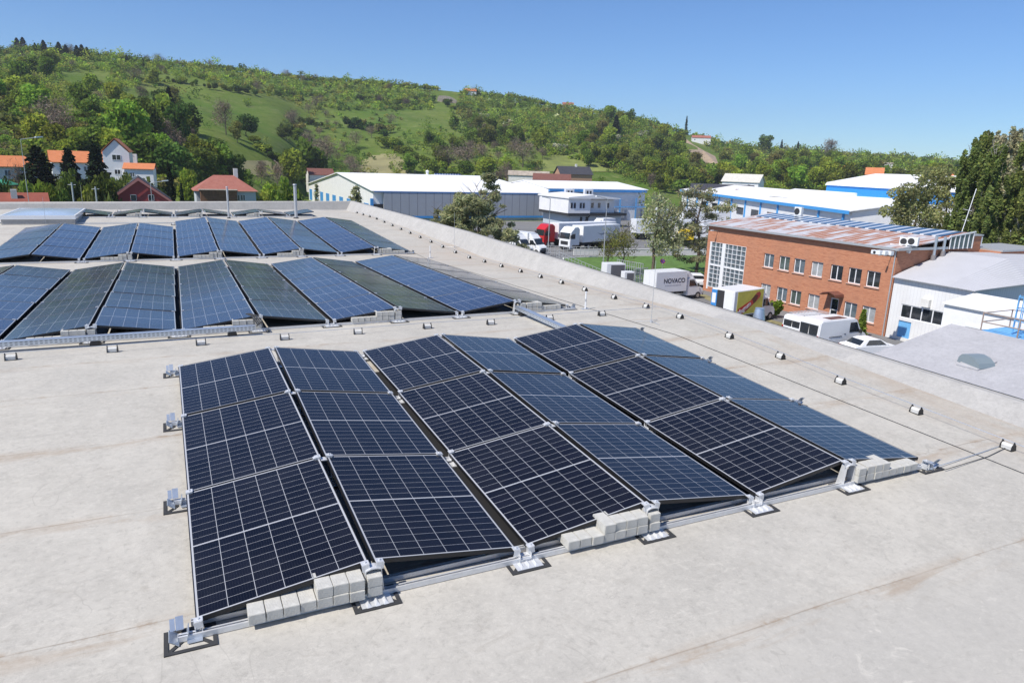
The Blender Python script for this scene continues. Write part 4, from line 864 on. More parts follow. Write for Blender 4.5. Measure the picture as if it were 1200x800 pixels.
sb = atD(905, 215, 175); o = empty('white_shed', (sb.x, sb.y, G), ang, 'small white roofed shed between the brown roof and the blue band block', 'shed'); m = MB(); m.box((0, 0, 0), (22, 12, 8.2)); m.build('wall', M['white_panel'], o); m = MB(); m.prism([(-.5, 8.2), (-.5, 8.4), (6, 10), (12.5, 8.4), (12.5, 8.2)], -.5, 22.5, 0, 'x'); m.build('roof', M['white_roof'], o)

# ---- houses
def house(name, label, p, rz, w, d, h, rise, wallm, roofm, wins=(), ov=.4, hip=0, chimney=None, cat='house', base=3.0, gable_wins=()):
    o = empty(name, p, rz, label, cat); u_, d_, f_ = az_u(p[0], p[1]); k_ = f_/d_; o.scale = (k_, k_, k_)
    m = MB()
    if hip: m.box((0, 0, -base), (w, d, h))
    else: m.prism([(0, -base), (d, -base), (d, h), (d/2, h+rise*d/(d+2*ov)), (0, h)], 0, w, 0, 'x')
    m.build('wall', wallm, o); m = MB(); t = .12
    if hip:
        a = [(-ov, -ov, h), (w+ov, -ov, h), (w+ov, d+ov, h), (-ov, d+ov, h), (hip, d/2, h+rise), (w-hip, d/2, h+rise)]
        m.add(a, [(0, 1, 5, 4), (1, 2, 5), (2, 3, 4, 5), (3, 0, 4), (3, 2, 1, 0)])
    else:
        sl = rise/(d/2+ov)
        m.prism([(-ov, h-ov*sl*0+.02), (d/2, h+rise+.02), (d+ov, h+.02), (d+ov, h+t+.02), (d/2, h+rise+t+.02), (-ov, h+t+.02)], -ov, w+ov, 0, 'x')
    rf = m.build('roof', roofm, o)
    for x0, x1, z0, z1 in wins: window(o, (0, 0, 0), (1, 0, 0), (0, -1, 0), x0, x1, z0, z1, -.01, 2, 1, False, fw_=.06)
    for y0, y1, z0, z1 in gable_wins: window(o, (w, 0, 0), (0, 1, 0), (1, 0, 0), y0, y1, z0, z1, -.01, 2, 1, False, fw_=.06)
    if chimney: m = MB(); cx, cy, cz = chimney; m.box((cx-.35, cy-.35, cz-2.4), (cx+.35, cy+.35, cz)); m.build('chimney', M['offwhite'], rf)
    return o
def gp(u, v, D): p = atD(u, v, D); return p
FA = PI/2-math.atan2(FH.y, FH.x)      # heading of the view
def face(u): return -(YAW+math.atan((u-600)/FPX))   # rotation that turns a house front towards the camera at column u
pl = gp(62, 203, 147)
house('orange_roof_house', 'long low white house with bright orange tiled roof on the left', (pl.x, pl.y, pl.z), face(100)+.06, 11.8, 7.0, 2.1, 2.3, M['white_panel'], M['tile_orange'], [(1.5, 2.6, .5, 1.5), (5.5, 6.6, .5, 1.5), (8.6, 9.8, .4, 1.6)])
p = gp(127, 206, 145.5)
g_ = house('gable_house', 'tall narrow white house with orange roof and its gable towards the camera', (p.x, p.y, p.z), face(140)+PI/2+.10, 8, 4.7, 4.6, 2.6, M['white_panel'], M['tile_orange'], (), .25)
g_.rotation_euler.z = face(140)+PI/2-.10; q = gp(153.5, 206, 145.5); g_.location = (q.x, q.y, q.z)
# its gable windows face the camera (local x = 0 side)
window(g_, (0, 4.7, 0), (0, -1, 0), (-1, 0, 0), 1.6, 3.2, 3.0, 4.1, -.01, 2, 1, False, fw_=.08, gm=M['dark_glass'])
window(g_, (0, 4.7, 0), (0, -1, 0), (-1, 0, 0), 1.8, 2.9, .2, 1.2, -.01, 2, 1, False, fw_=.08, gm=M['dark_glass'])
p = gp(147, 214, 143.5); house('lean_to_house', 'small white outbuilding with sloping orange roof right of the tall white house', (p.x, p.y, p.z), face(160)-.2, 5.2, 3.2, 2.6, 1.1, M['white_panel'], M['tile_orange'], [(1.0, 1.8, 1.1, 2.0)], .3, chimney=(1.6, 2.9, 5.6))
p = gp(-14, 208, 134); house('orange_roof_house', 'long house with faded orange roof cut by the left edge of the picture', (p.x, p.y, p.z), face(10)+.04, 8.8, 6, 1.9, 2.0, M['offwhite'], M['tile_orange'], [(5.4, 6.4, .3, 1.4), (2.6, 3.6, .3, 1.4)])
p = gp(137, 243, 108); rh_ = house('red_gable_house', 'dark red house with grey edged gable just behind the back parapet', (p.x, p.y, p.z), face(168)+PI/2, 9, 8.3, 1.0, 3.4, M['red_wall'], M['tile_dark'], (), .25)
q = gp(200, 243, 108); rh_.location = (q.x, q.y, q.z)
for a, b in ((2.9, 3.7), (5.3, 6.1)): window(rh_, (0, 8.3, 0), (0, -1, 0), (-1, 0, 0), a, b, 1.0, 1.9, -.01, 1, 1, False, fw_=.05, gm=M['dark_glass'])
m = MB()
for s in (0, 1):
    ya, yb = (-.3, 4.15) if s == 0 else (8.6, 4.15); m.add([(-.36, ya, 1.0), (-.36, yb, 4.45), (-.36, yb, 4.0), (-.36, ya, .62), (-.30, ya, 1.0), (-.30, yb, 4.45), (-.30, yb, 4.0), (-.30, ya, .62)], [(0, 1, 2, 3), (4, 7, 6, 5), (0, 4, 5, 1), (3, 2, 6, 7)])
m.build('barge_board', M['pink_trim'], rh_)
p = gp(231, 241, 123); house('brown_roof_house', 'pale blue-white house with hipped faded red roof behind the back parapet', (p.x, p.y, p.z), face(265)+.08, 9.7, 8, 2.5, 2.6, mat('pale_blue_render', (.52, .58, .62), .8), M['tile_red'], [(6.2, 7.0, .9, 1.9), (7.1, 7.9, .9, 1.9)], .45, hip=3.2, chimney=(7.0, 5, 6.3))
p = gp(236, 240, 121); o = empty('timber_shed', (p.x, p.y, p.z), face(265)+.08, 'brown timber lean-to in front of the hipped red roof house', 'shed'); m = MB(); m.box((0, 0, -2), (5.3, 1.6, 2.2)); m.build('wall', M['brown_wood'], o); m = MB(); m.box((-.2, -.3, 2.21), (5.4, 1.8, 2.32)); m.build('roof', M['stone'], o)
p = gp(-20, 243, 92); house('low_house', 'low house with dark red roof and white chimney at the far left', (p.x, p.y, p.z), face(5), 7, 6, -.3, 1.9, M['offwhite'], tile_mat('deep_red_tiles', (.24, .06, .035), (.3, .08, .05)), (), .4, chimney=(3.5, 2.0, 2.2))
p = gp(363, 212, 252); house('brick_gable_house', 'small brown roofed house peeping over the left end of the white hall', (p.x, p.y, p.z-1), face(380)+.2, 8.5, 7, 3, 2.2, M['offwhite'], M['tile_brown'], (), .3)
p = gp(400, 208, 262); house('red_roof_house', 'long faint red roof just above the left part of the white hall', (p.x, p.y, p.z-2.2), face(430), 13, 7, 2.2, 1.6, M['offwhite'], M['tile_red'], (), .3)
p = gp(657, 211, 262); house('dark_roof_house', 'brick house with dark tiled roof and a solar panel behind the white hall', (p.x, p.y, p.z-1), face(680)+.35, 12, 8, 3.0, 2.8, mat('light_brick', (.42, .25, .16), .85), M['tile_dark'], (), .4, chimney=(7, 4, 6.8))
p = gp(625, 211, 255); house('brown_low_roof', 'low dark brown roof left of the dark tiled brick house', (p.x, p.y, p.z-1.2), face(640), 13, 7, 1.2, 2.2, M['offwhite'], M['tile_brown'], (), .3)
p = gp(596, 205, 270); house('pale_roof_shed', 'pale curved roof shed behind the white hall, left of the brown roof', (p.x, p.y, p.z-1.6), face(615), 15, 6, 1.5, 1.6, M['offwhite'], M['stone'], (), .3)
p = gp(509, 205, 250); o = empty('rooftop_solar', (p.x, p.y, p.z-.6), face(510), 'blue solar panels on a roof just above the white hall', 'solar panels'); m = MB(); m.add([(0, 0, 0), (9, 0, 0), (9, 1.2, 1.1), (0, 1.2, 1.1), (0, .1, -.1), (9, .1, -.1), (9, 1.3, 1.0), (0, 1.3, 1.0)], [(0, 1, 2, 3), (4, 7, 6, 5), (0, 4, 5, 1), (2, 6, 7, 3), (0, 3, 7, 4), (1, 5, 6, 2)]); m.build('panel_row', stripes('blue_panels', (.03, .06, .16), (.4, .45, .55), 0, .9, .15, .3), o)
p = gp(812, 219, 215); house('dark_flat_house', 'wide dark roofed building left of the long brown roof', (p.x, p.y, p.z-3.3), face(830)+.1, 18, 12, 2.6, 1.6, M['offwhite'], M['tile_dark'], (), .3)
p = gp(862, 228, 200); house('brown_long_roof', 'very long low brown roof above the blue trimmed hall', (p.x, p.y, p.z-3.2), face(900)+.02, 26, 8, 2.6, 2.0, M['offwhite'], M['tile_brown'], (), .3)
p = gp(846, 217, 245); house('pale_roof_house', 'white house with pale roof and two red skylights among the trees right of centre', (p.x, p.y, p.z-.6), face(866)-.25, 12, 7.5, 1.8, 2.6, M['white_panel'], mat('pale_roof_tiles', (.55, .53, .47), .7, 0, .1, 1), [(8.5, 9.5, .2, 1.2)], .4)
p = gp(979, 203, 420); house('orange_roof_house', 'distant house with orange roof in the trees right of centre', (p.x, p.y, p.z-2), face(985), 11, 8, 3, 3.5, M['offwhite'], M['tile_orange'], (), .4)
p = gp(1014, 207, 330); house('orange_roof_house', 'distant orange roof beside the tall poplars, left one', (p.x, p.y, p.z-2), face(1020), 7, 7, 3, 3.2, M['offwhite'], M['tile_orange'], (), .4)
p = gp(1094, 212, 320); house('orange_roof_house', 'distant orange roof glimpsed between the poplars', (p.x, p.y, p.z-2), face(1098), 7, 7, 3, 3, M['offwhite'], M['tile_orange'], (), .4)
p = gp(1022, 193, 520); house('far_flat_house', 'tiny pale flat building on the distant tree line', (p.x, p.y, p.z-2), face(1030), 13, 8, 3, .8, M['offwhite'], M['stone'], (), .3)
# ============================================================ vehicles
def wheel(parent, x, y, r=.38, w=.24):
    m = MB(); m.tube((x, y-w/2, r), (x, y+w/2, r), r, 18); t = m.build('wheel', M['tyre'], parent, smooth=True)
    m = MB(); s = -1 if y < 0 else 1; m.tube((x, y+s*(w/2-.02), r), (x, y+s*(w/2+.012), r), r*.56, 14); m.build('rim', M['rim'], t)
def text_mesh(name, txt, size, mt, parent, loc, rot, extrude=.004, align='CENTER', bold=0):
    c = bpy.data.curves.new(name, 'FONT'); c.body = txt; c.size = size; c.extrude = extrude; c.align_x = align; c.offset = bold
    o = bpy.data.objects.new(name, c); COL.objects.link(o); bpy.context.view_layer.update()
    me = bpy.data.meshes.new_from_object(o.evaluated_get(bpy.context.evaluated_depsgraph_get())); bpy.data.objects.remove(o, do_unlink=True)
    me.materials.clear(); me.materials.append(mt); q = link(name, me, parent); q.location = loc; q.rotation_euler = rot; return q
def light_truck(label, pos, rz, bl=4.3, bw=2.3, bh=2.3, fl=.95, cabw=1.95, paint=None, group=None, name='box_truck', boxmat=None, roofbox=True, reefer=False):
    P_ = paint or M['white']; o = empty(name, pos, rz, label, 'truck', group)       # x forward, origin under the box's rear
    m = MB(); m.box((0, -bw/2, fl), (bl, bw/2, fl+bh)); m.build('cargo_box', boxmat or M['white'], o, bevel=.03)
    m = MB(); m.box((.1, -.5, fl-.32), (bl+1.6, .5, fl-.003)); m.box((0.02, -bw/2+.1, .45), (.1, bw/2-.1, .6)); m.build('chassis', M['chassis'], o)
    c0 = bl+.12; m = MB(); pr = [(c0, .42), (c0, 2.15), (c0+.25, 2.32), (c0+.95, 2.30), (c0+1.55, 1.45), (c0+2.15, 1.18), (c0+2.32, .95), (c0+2.35, .42)]
    m.prism(pr, -cabw/2, cabw/2); cab = m.build('cab', P_, o, bevel=.05)
    m = MB(); y = cabw/2-.10; m.add([(c0+1.01, -y, 2.235), (c0+1.01, y, 2.235), (c0+1.555, y, 1.50), (c0+1.555, -y, 1.50), (c0+.98, -y, 2.2), (c0+.98, y, 2.2), (c0+1.5, y, 1.49), (c0+1.5, -y, 1.49)], [(0, 1, 2, 3), (7, 6, 5, 4), (0, 4, 5, 1), (3, 2, 6, 7), (0, 3, 7, 4), (1, 5, 6, 2)])
    w_ = m.build('windscreen', M['dark_glass'], cab); w_.location = (.035, 0, .02)
    for s in (-1, 1):
        m = MB(); a, b = (s*(cabw/2+.001), s*(cabw/2+.02)); m.prism([(c0+.3, 1.42), (c0+1.4, 1.42), (c0+.92, 2.1), (c0+.3, 2.1)], min(a, b), max(a, b)); m.build('side_window', M['dark_glass'], cab)
        m = MB(); m.cb((c0+2.32, s*(cabw/2-.28), .92), (.1, .34, .2)); m.build('headlight', M['lamp'], o)
        m = MB(); m.cb((c0+1.42, s*(cabw/2+.18), 1.55), (.08, .2, .34)); m.build('mirror', M['chassis'], o)
        wheel(o, 1.2, s*(bw/2-.28)); wheel(o, c0+1.62, s*(cabw/2-.1))
        m = MB(); m.cb((-.02, s*(bw/2-.25), .8), (.04, .2, .14)); m.build('tail_light', M['redlamp'], o)
    m = MB(); m.box((c0+2.3, -cabw/2+.05, .38), (c0+2.42, cabw/2-.05, .72)); m.box((c0+2.30, -.5, .78), (c0+2.37, .5, .98)); m.build('bumper', M['chassis'], o)
    m = MB(); m.prism([(c0+.1, 2.33), (c0+1.0, 2.36), (c0+.3, min(fl+bh-.1, 3.0)), (c0+.1, min(fl+bh-.1, 3.0))], -cabw/2+.15, cabw/2-.15); m.build('wind_deflector', P_, cab)
    if reefer: m = MB(); m.box((bl-.01, -.75, fl+bh-.85), (bl+.42, .75, fl+bh-.1)); m.box((bl+.421, -.55, fl+bh-.7), (bl+.44, .55, fl+bh-.25), 1); m.build('cooling_unit', [M['white'], M['chassis']], o)
    return o
# truck with the black wordmark on its side
p = atZ(750, 352, G); nv = light_truck('white box truck with a black company wordmark on its side', (p.x+.9, p.y-.2, G), .05, 4.2, 2.1, 2.15)
text_mesh('lettering', 'NOVACO', .66, M['ink'], nv, (2.45, -1.06, 1.92), (PI/2, 0, 0), bold=.012)
text_mesh('small_lettering', 'MRAZENE POTRAVINY', .13, mat('grey_print', (.25, .26, .3), .6), nv, (2.5, -1.135, 1.66), (PI/2, 0, 0)) if False else None
m = MB()
for i in range(11): m.box((1.25+i*.2, -1.062, 1.62), (1.25+i*.2+.12, -1.053, 1.70))
m.build('small_lettering', mat('grey_print', (.35, .36, .4), .6), nv)
m = MB(); m.box((-.03, -1.0, 1.0), (-.002, -.03, 3.1)); m.box((-.03, .03, 1.0), (-.002, 1.0, 3.1)); m.build('rear_door', M['white'], nv)
# ice cream truck
p = atZ(832, 378, G); ic = light_truck('white box truck with yellow side picturing a chocolate ice cream bar', (p.x+.3, p.y-1.0, G), .20, 4.4, 2.45, 2.25)
m = MB(); m.box((.45, -1.245, 1.05), (4.3, -1.229, 3.12)); m.build('side_picture', mat('yellow_film', (.72, .62, .10), .5, 0, .15, 1.2), ic)
m = MB(); R_ = Matrix.Rotation(math.radians(-32), 3, 'Y')
m.prism([(1.5, 1.55), (1.75, 1.25), (3.2, 2.05), (3.75, 2.45), (3.85, 2.75), (3.65, 2.95), (3.3, 2.9), (2.9, 2.62)], -1.256, -1.247); m.build('ice_cream_print', mat('chocolate_print', (.11, .03, .02), .4), ic)
m = MB(); m.prism([(3.2, 2.08), (3.75, 2.45), (3.85, 2.75), (3.65, 2.95), (3.3, 2.9), (3.1, 2.7), (3.55, 2.6)], -1.262, -1.257); m.build('bite_print', mat('red_print', (.5, .05, .05), .4), ic)
m = MB(); m.prism([(.6, 1.1), (1.2, 1.08), (2.9, 1.9), (2.6, 2.3), (.65, 1.6)], -1.264, -1.2575); m.build('red_band', mat('red_band', (.6, .04, .03), .4), ic)
q = text_mesh('lettering', 'Magnum', .58, M['white'], ic, (1.62, -1.268, 1.42), (PI/2, math.radians(-25), 0), bold=.012)
m = MB(); m.box((-.02, -1.1, 1.05), (-.002, -.15, 3.1)); m.build('rear_door', M['white'], ic)
m = MB(); m.box((-.03, -.14, 1.0), (-.002, .62, 3.12)); m.build('open_rear', M['chassis'], ic)
m = MB(); m.box((-.03, .64, 1.0), (-.002, 1.22, 3.1)); m.box((-.034, .75, 1.9), (-.0305, 1.15, 2.8), 1); m.build('rear_picture', [mat('blue_film', (.05, .25, .6), .4), M['white']], ic)
# two refrigerated vans behind the lawn
p = atZ(628, 299, G); iv = light_truck('white box van with yellow stripe on its roof edge, parked left of another box van', (p.x-.8, p.y, G), -1.15, 4.2, 2.1, 2.2, reefer=True, group=None)
m = MB(); m.box((.05, -1.07, 2.4), (3.9, -1.052, 3.05)); m.build('yellow_stripe', M['yellow_paint'], iv)
p2 = atZ(646, 298.5, G); iv2 = light_truck('white box van beside the red lorry, right of the yellow striped box van', (p2.x-.5, p2.y, G), -1.15, 4.2, 2.1, 2.2, reefer=True)
for o_, (u, v) in ((iv, (619, 299)), (iv2, (635.5, 298))):
    q = atZ(u, v, G); fwd = Vector((math.cos(-1.15), math.sin(-1.15), 0)); o_.location = Vector((q.x, q.y, G))-fwd*6.4
# semis
def semi(label, front_px, rz, paint, trailer=True, roofh=3.85, tl=13.2):
    q = atZ(*front_px, G); fwd = Vector((math.cos(rz), math.sin(rz), 0)); o = empty('lorry', Vector((q.x, q.y, G))-fwd*2.3, rz, label, 'lorry')
    m = MB(); m.prism([(0, .9), (0, roofh-.4), (.5, roofh), (1.3, roofh-.1), (2.15, 3.0), (2.3, 1.9), (2.36, .35), (1.75, .35), (1.7, .9)], -1.23, 1.23); cab = m.build('cab', paint, o, bevel=.06)
    m = MB(); m.add([(2.20, -1.1, 2.9), (2.20, 1.1, 2.9), (2.345, 1.1, 1.95), (2.345, -1.1, 1.95), (2.1, -1.1, 2.9), (2.1, 1.1, 2.9), (2.2, 1.1, 1.95), (2.2, -1.1, 1.95)], [(0, 1, 2, 3), (7, 6, 5, 4), (0, 4, 5, 1), (3, 2, 6, 7), (0, 3, 7, 4), (1, 5, 6, 2)]); m.build('windscreen', M['dark_glass'], cab)
    for s in (-1, 1):
        m = MB(); a, b = s*1.231, s*1.25; m.prism([(1.1, 1.95), (1.95, 1.95), (1.9, 2.75), (1.1, 2.75)], min(a, b), max(a, b)); m.build('side_window', M['dark_glass'], cab)
        m = MB(); m.cb((2.34, s*.95, .75), (.1, .4, .22)); m.build('headlight', M['lamp'], o); m = MB(); m.cb((2.25, s*1.36, 2.3), (.12, .22, .55)); m.build('mirror', M['chassis'], o)
        wheel(o, 1.35, s*1.08, .5, .3); wheel(o, -2.2, s*1.05, .5, .5)
    m = MB(); m.box((2.365, -.8, 1.0), (2.39, .8, 1.55)); m.box((2.36, -1.1, .35), (2.42, 1.1, .62)); m.build('grille', M['chassis'], o); m = MB(); m.box((-3.2, -.45, .7), (1.6, .45, .95)); m.box((-1.2, -1.2, .5), (0, -.7, 1.05)); m.build('chassis', M['chassis'], o)
    if trailer:
        x1 = -.75; m = MB(); m.box((x1-tl, -1.27, 1.25), (x1, 1.27, 3.95)); m.build('trailer', M['white'], o, bevel=.04)
        m = MB(); m.box((x1-tl+.1, -1.0, .95), (x1-.1, 1.0, 1.245)); m.box((x1-tl+3.8, -1.22, .45), (x1-4.2, -1.18, 1.2)); m.build('trailer_chassis', M['chassis'], o)
        for k in range(3):
            for s in (-1, 1): wheel(o, x1-tl+1.6+1.3*k, s*1.05, .5, .36)
    return o
r_ = math.radians(185); 
rl = semi('red lorry cab with a long plain white trailer', (632, 289), PI+.16, M['red_paint'])
wl_ = semi('white lorry cab with a white trailer, in front of the red lorry', (661, 293.5), PI+.30, M['white'], tl=9.5)
m = MB(); m.prism([(-6.8, 2.5), (-5.4, 2.3), (-4.2, 2.75), (-5.2, 2.55), (-6.6, 2.75)], 1.272, 1.28); m.build('trailer_logo', mat('faint_grey_print', (.3, .32, .36), .5), wl_)
# lorries and tarpaulins glimpsed through the trees
def lorry_box(label, u, v, rz, L_, H_, col, cat='trailer'):
    q = atZ(u, v, G); o = empty('trailer', q, rz, label, cat); m = MB(); m.box((0, 0, 1.2), (L_, 2.5, H_)); m.build('trailer_body', col, o, bevel=.04); m = MB(); m.box((.2, .3, .8), (L_-.2, 2.2, 1.195)); m.build('chassis', M['chassis'], o)
    for k in (1.5, 2.8, L_-1.5):
        for s in (.15, 2.35): wheel(o, k, s, .48, .3)
    return o
lorry_box('white trailer half hidden behind the twin trees, left one', 744, 281, -.2, 12, 3.9, M['white'])
lorry_box('white trailer behind the pine, farther from the camera', 800, 268, -.1, 13, 3.9, M['white'])
lorry_box('white trailer seen between the two pines', 780, 287, -.3, 8, 3.7, M['white'])
lorry_box('dark blue tarpaulin trailer behind the trees', 793, 279, -.5, 4.2, 3.6, M['blue_paint'])
lorry_box('small yellow box trailer behind the right pine', 798, 289, -.4, 2.2, 3.0, M['yellow_paint'])
lorry_box('white trailer at the far right of the lorry park', 822, 282, -.2, 9, 3.8, M['white'])
lorry_box('long white trailer beyond the office block', 772, 262, -.1, 16, 3.9, M['white'])
# panel van, van with roof rack, cars
def panel_van(label, pos, rz, rack=False, L_=5.6, H_=2.5, Wd=2.0):
    o = empty('van', pos, rz, label, 'van'); m = MB(); m.prism([(0, .4), (.0, 1.2), (.12, H_-.1), (.35, H_), (L_-1.75, H_), (L_-1.35, H_-.12), (L_-.75, 1.45), (L_-.12, 1.15), (L_, .9), (L_, .4)], -Wd/2, Wd/2); b = m.build('body', M['white'], o, bevel=.06)
    y = Wd/2-.12; m = MB(); m.add([(L_-1.32, -y, H_-.14), (L_-1.32, y, H_-.14), (L_-.76, y, 1.5), (L_-.76, -y, 1.5), (L_-1.36, -y, H_-.2), (L_-1.36, y, H_-.2), (L_-.84, y, 1.46), (L_-.84, -y, 1.46)], [(0, 1, 2, 3), (7, 6, 5, 4), (0, 4, 5, 1), (3, 2, 6, 7), (0, 3, 7, 4), (1, 5, 6, 2)]); w = m.build('windscreen', M['dark_glass'], o); w.location = (.05, 0, .03)
    for s in (-1, 1):
        m = MB(); a, b2 = s*(Wd/2+.001), s*(Wd/2+.018); m.prism([(L_-2.15, 1.4), (L_-.95, 1.4), (L_-1.4, H_-.3), (L_-2.15, H_-.3)], min(a, b2), max(a, b2)); m.build('side_window', M['dark_glass'], o)
        m = MB(); m.box((-.012, .04 if s > 0 else -Wd/2+.18, 1.35), (.08, Wd/2-.18 if s > 0 else -.04, H_-.35)); m.build('rear_window', M['dark_glass'], o)
        m = MB(); m.cb((0, s*(Wd/2-.09), 1.1), (.06, .12, .5)); m.build('tail_light', M['redlamp'], o); m = MB(); m.cb((L_-.06, s*(Wd/2-.3), .95), (.15, .3, .2)); m.build('headlight', M['lamp'], o)
        m = MB(); m.cb((L_-1.0, s*(Wd/2+.14), 1.45), (.12, .2, .28)); m.build('mirror', M['chassis'], o); wheel(o, 1.1, s*(Wd/2-.1), .36, .22); wheel(o, L_-1.05, s*(Wd/2-.1), .36, .22)
        m = MB(); m.box((1.2, s*(Wd/2+.012)-.012, 1.15), (2.6, s*(Wd/2+.012)+.012, 1.2)); m.box((2.9, s*(Wd/2+.012)-.012, 1.3), (3.05, s*(Wd/2+.012)+.012, 1.36)); m.build('door_rail', M['chassis'], o)
    m = MB(); m.box((-.08, -Wd/2+.1, .38), (.02, Wd/2-.1, .6)); m.box((L_-.02, -Wd/2+.1, .36), (L_+.08, Wd/2-.1, .62)); m.build('bumper', M['chassis'], o)
    if rack:
        m = MB()
        for s in (-.75, .75): m.tube((.4, s, H_+.18), (L_-1.9, s, H_+.18), .025, 6)
        for k in range(9): m.tube((.5+k*.38, -.75, H_+.18), (.5+k*.38, .75, H_+.18), .02, 6)
        for k in (.5, 2.2, 3.4):
            for s in (-.75, .75): m.tube((k, s, H_), (k, s, H_+.18), .02, 6)
        m.build('roof_rack', M['galv_pole'], o)
    return o
q = atZ(957, 413, G); va = panel_van('white panel van with black rear windows and brown patch on its roof', (q.x-.3, q.y+.8, G), .02)
m = MB(); m.box((1.5, -.7, 2.502), (3.4, .1, 2.512)); m.build('roof_patch', mat('brown_sheet', (.14, .07, .06), .7, 0, .3, 4), va)
q = atZ(934, 405, G); vb = panel_van('white van with a roof rack, left of the other panel van', (q.x+.2, q.y+1.0, G), .02, True, 5.2, 2.2)
m = MB(); 
for k in range(4): m.prism([(.6+.35*k, 1.35+.06*(k % 2)), (.85+.35*k, 1.32), (.8+.35*k, 1.65), (.62+.35*k, 1.6)], -1.012, -1.003)
m.build('van_logo', mat('dark_print', (.06, .06, .12), .5), vb)
def car(label, pos, rz, hatch=False):
    o = empty('car', pos, rz, label, 'car'); L_ = 4.4; m = MB(); m.prism([(0, .3), (-.02, .75), (.1, .95), (.9, 1.0), (3.1, .98), (4.1, .86), (4.38, .65), (4.4, .3)], -.88, .88); b = m.build('body', M['white'], o, bevel=.06)
    pr = [(.15, .96), (.45, 1.38), (.8, 1.45), (2.1, 1.46), (2.5, 1.40), (3.25, .98)] if hatch else [(.55, .96), (1.1, 1.36), (1.5, 1.44), (2.2, 1.45), (2.6, 1.38), (3.35, .98)]
    m = MB(); vs = []
    for s in (-1, 1):
        for x, z in pr: vs.append((x, s*(.84-.22*(z-.96)/.5), z))
    n = len(pr); m.add(vs, [tuple(range(n-1, -1, -1)), tuple(range(n, 2*n))]+[(i, (i+1) % n, n+(i+1) % n, n+i) for i in range(n)]); m.build('greenhouse', M['white'], o, bevel=.03)
    m = MB(); a, b2 = pr[0], pr[1]; c, d_ = pr[-1], pr[-2]
    def glassq(p, q, off):
        i0, i1 = .12, .9; x0, z0 = p[0]+(q[0]-p[0])*i0, p[1]+(q[1]-p[1])*i0; x1, z1 = p[0]+(q[0]-p[0])*i1, p[1]+(q[1]-p[1])*i1
        m.add([(x0+off, -.72, z0+.03), (x0+off, .72, z0+.03), (x1+off, .6, z1+.03), (x1+off, -.6, z1+.03)], [(0, 1, 2, 3)])
    glassq(a, b2, -.02); m.build('rear_window', M['dark_glass'], o); m = MB(); glassq(c, d_, .02); m.build('windscreen', M['dark_glass'], o)
    for s in (-1, 1):
        m = MB(); x0, x1 = pr[0][0]+.5, pr[-1][0]-.35; m.add([(x0, s*.835, 1.02), (x1, s*.835, 1.02), (pr[3][0]+.3, s*.68, 1.37), (pr[1][0]+.35, s*.68, 1.37)], [(0, 1, 2, 3)]); m.build('side_window', M['dark_glass'], o)
        m = MB(); m.cb((0.02, s*.68, .78), (.08, .3, .16)); m.build('tail_light', M['redlamp'], o); m = MB(); m.cb((4.28, s*.66, .7), (.16, .32, .14)); m.build('headlight', M['lamp'], o); wheel(o, .85, s*.8, .32, .2); wheel(o, 3.5, s*.8, .32, .2)
    return o
q = atZ(1012, 417, G); car('white saloon car with a dark rear window, half hidden by the grey annex roof', (q.x-1.6, q.y+.4, G), -.15)
q = atZ(818, 337, G); car('white hatchback parked by the left corner of the brick building', (q.x, q.y, G), PI/2-.5, True)
q = atZ(716, 274, G); lt = light_truck('white truck cab standing before the office block', (q.x, q.y, G), PI+.2, 3.5, 2.2, 2.3)
# ---- street furniture
def lamp_post(label, u, v, H_, rz, r=.075):
    q = atZ(u, v, G); o = empty('street_lamp', q, rz, label, 'street lamp'); m = MB(); m.tube((0, 0, 0), (0, 0, H_), r, 8, r2=r*.55); m.tube((0, 0, H_), (1.3, 0, H_+.25), .04, 6); m.build('pole', M['galv_pole'], o, smooth=True)
    m = MB(); m.prism([(1.2, H_+.2), (1.9, H_+.28), (1.85, H_+.38), (1.25, H_+.33)], -.13, .13); m.build('lamp_head', M['white'], o); return o
lamp_post('grey street lamp in front of the red lorry', 642, 300, 8.6, 3.4)
lamp_post('white street lamp by the lawn, left of the air conditioning units', 706, 322, 9.6, 3.3)
lamp_post('grey street lamp in front of the orange roofed houses', 36, 250, 6.6, .4, .035).location = atD(35, 246, 84)
lamp_post('grey street lamp in front of the red gabled house', 183, 250, 8.3, .1, .05).location = atD(184, 300, 92)
q = atZ(775, 326, G); o = empty('road_sign', q, -.6, 'round blue and red no stopping sign between the two pines', 'road sign'); m = MB(); m.tube((0, 0, 0), (0, 0, 2.5), .03, 6); m.build('post', M['galv_pole'], o)
m = MB(); m.tube((0, -.03, 2.2), (0, -.05, 2.2), .33, 20); d_ = m.build('disc', mat('sign_red', (.55, .03, .04), .4), o); m = MB(); m.tube((0, -.052, 2.2), (0, -.056, 2.2), .25, 20); m.build('disc_face', mat('sign_blue', (.03, .1, .5), .4), d_)
m = MB(); 
for s in (-1, 1): m.cb((0, -.059, 2.2), (.5, .004, .06), 0, Matrix.Rotation(s*PI/4, 3, 'Y'))
m.build('cross_bars', M['red_paint'], d_)
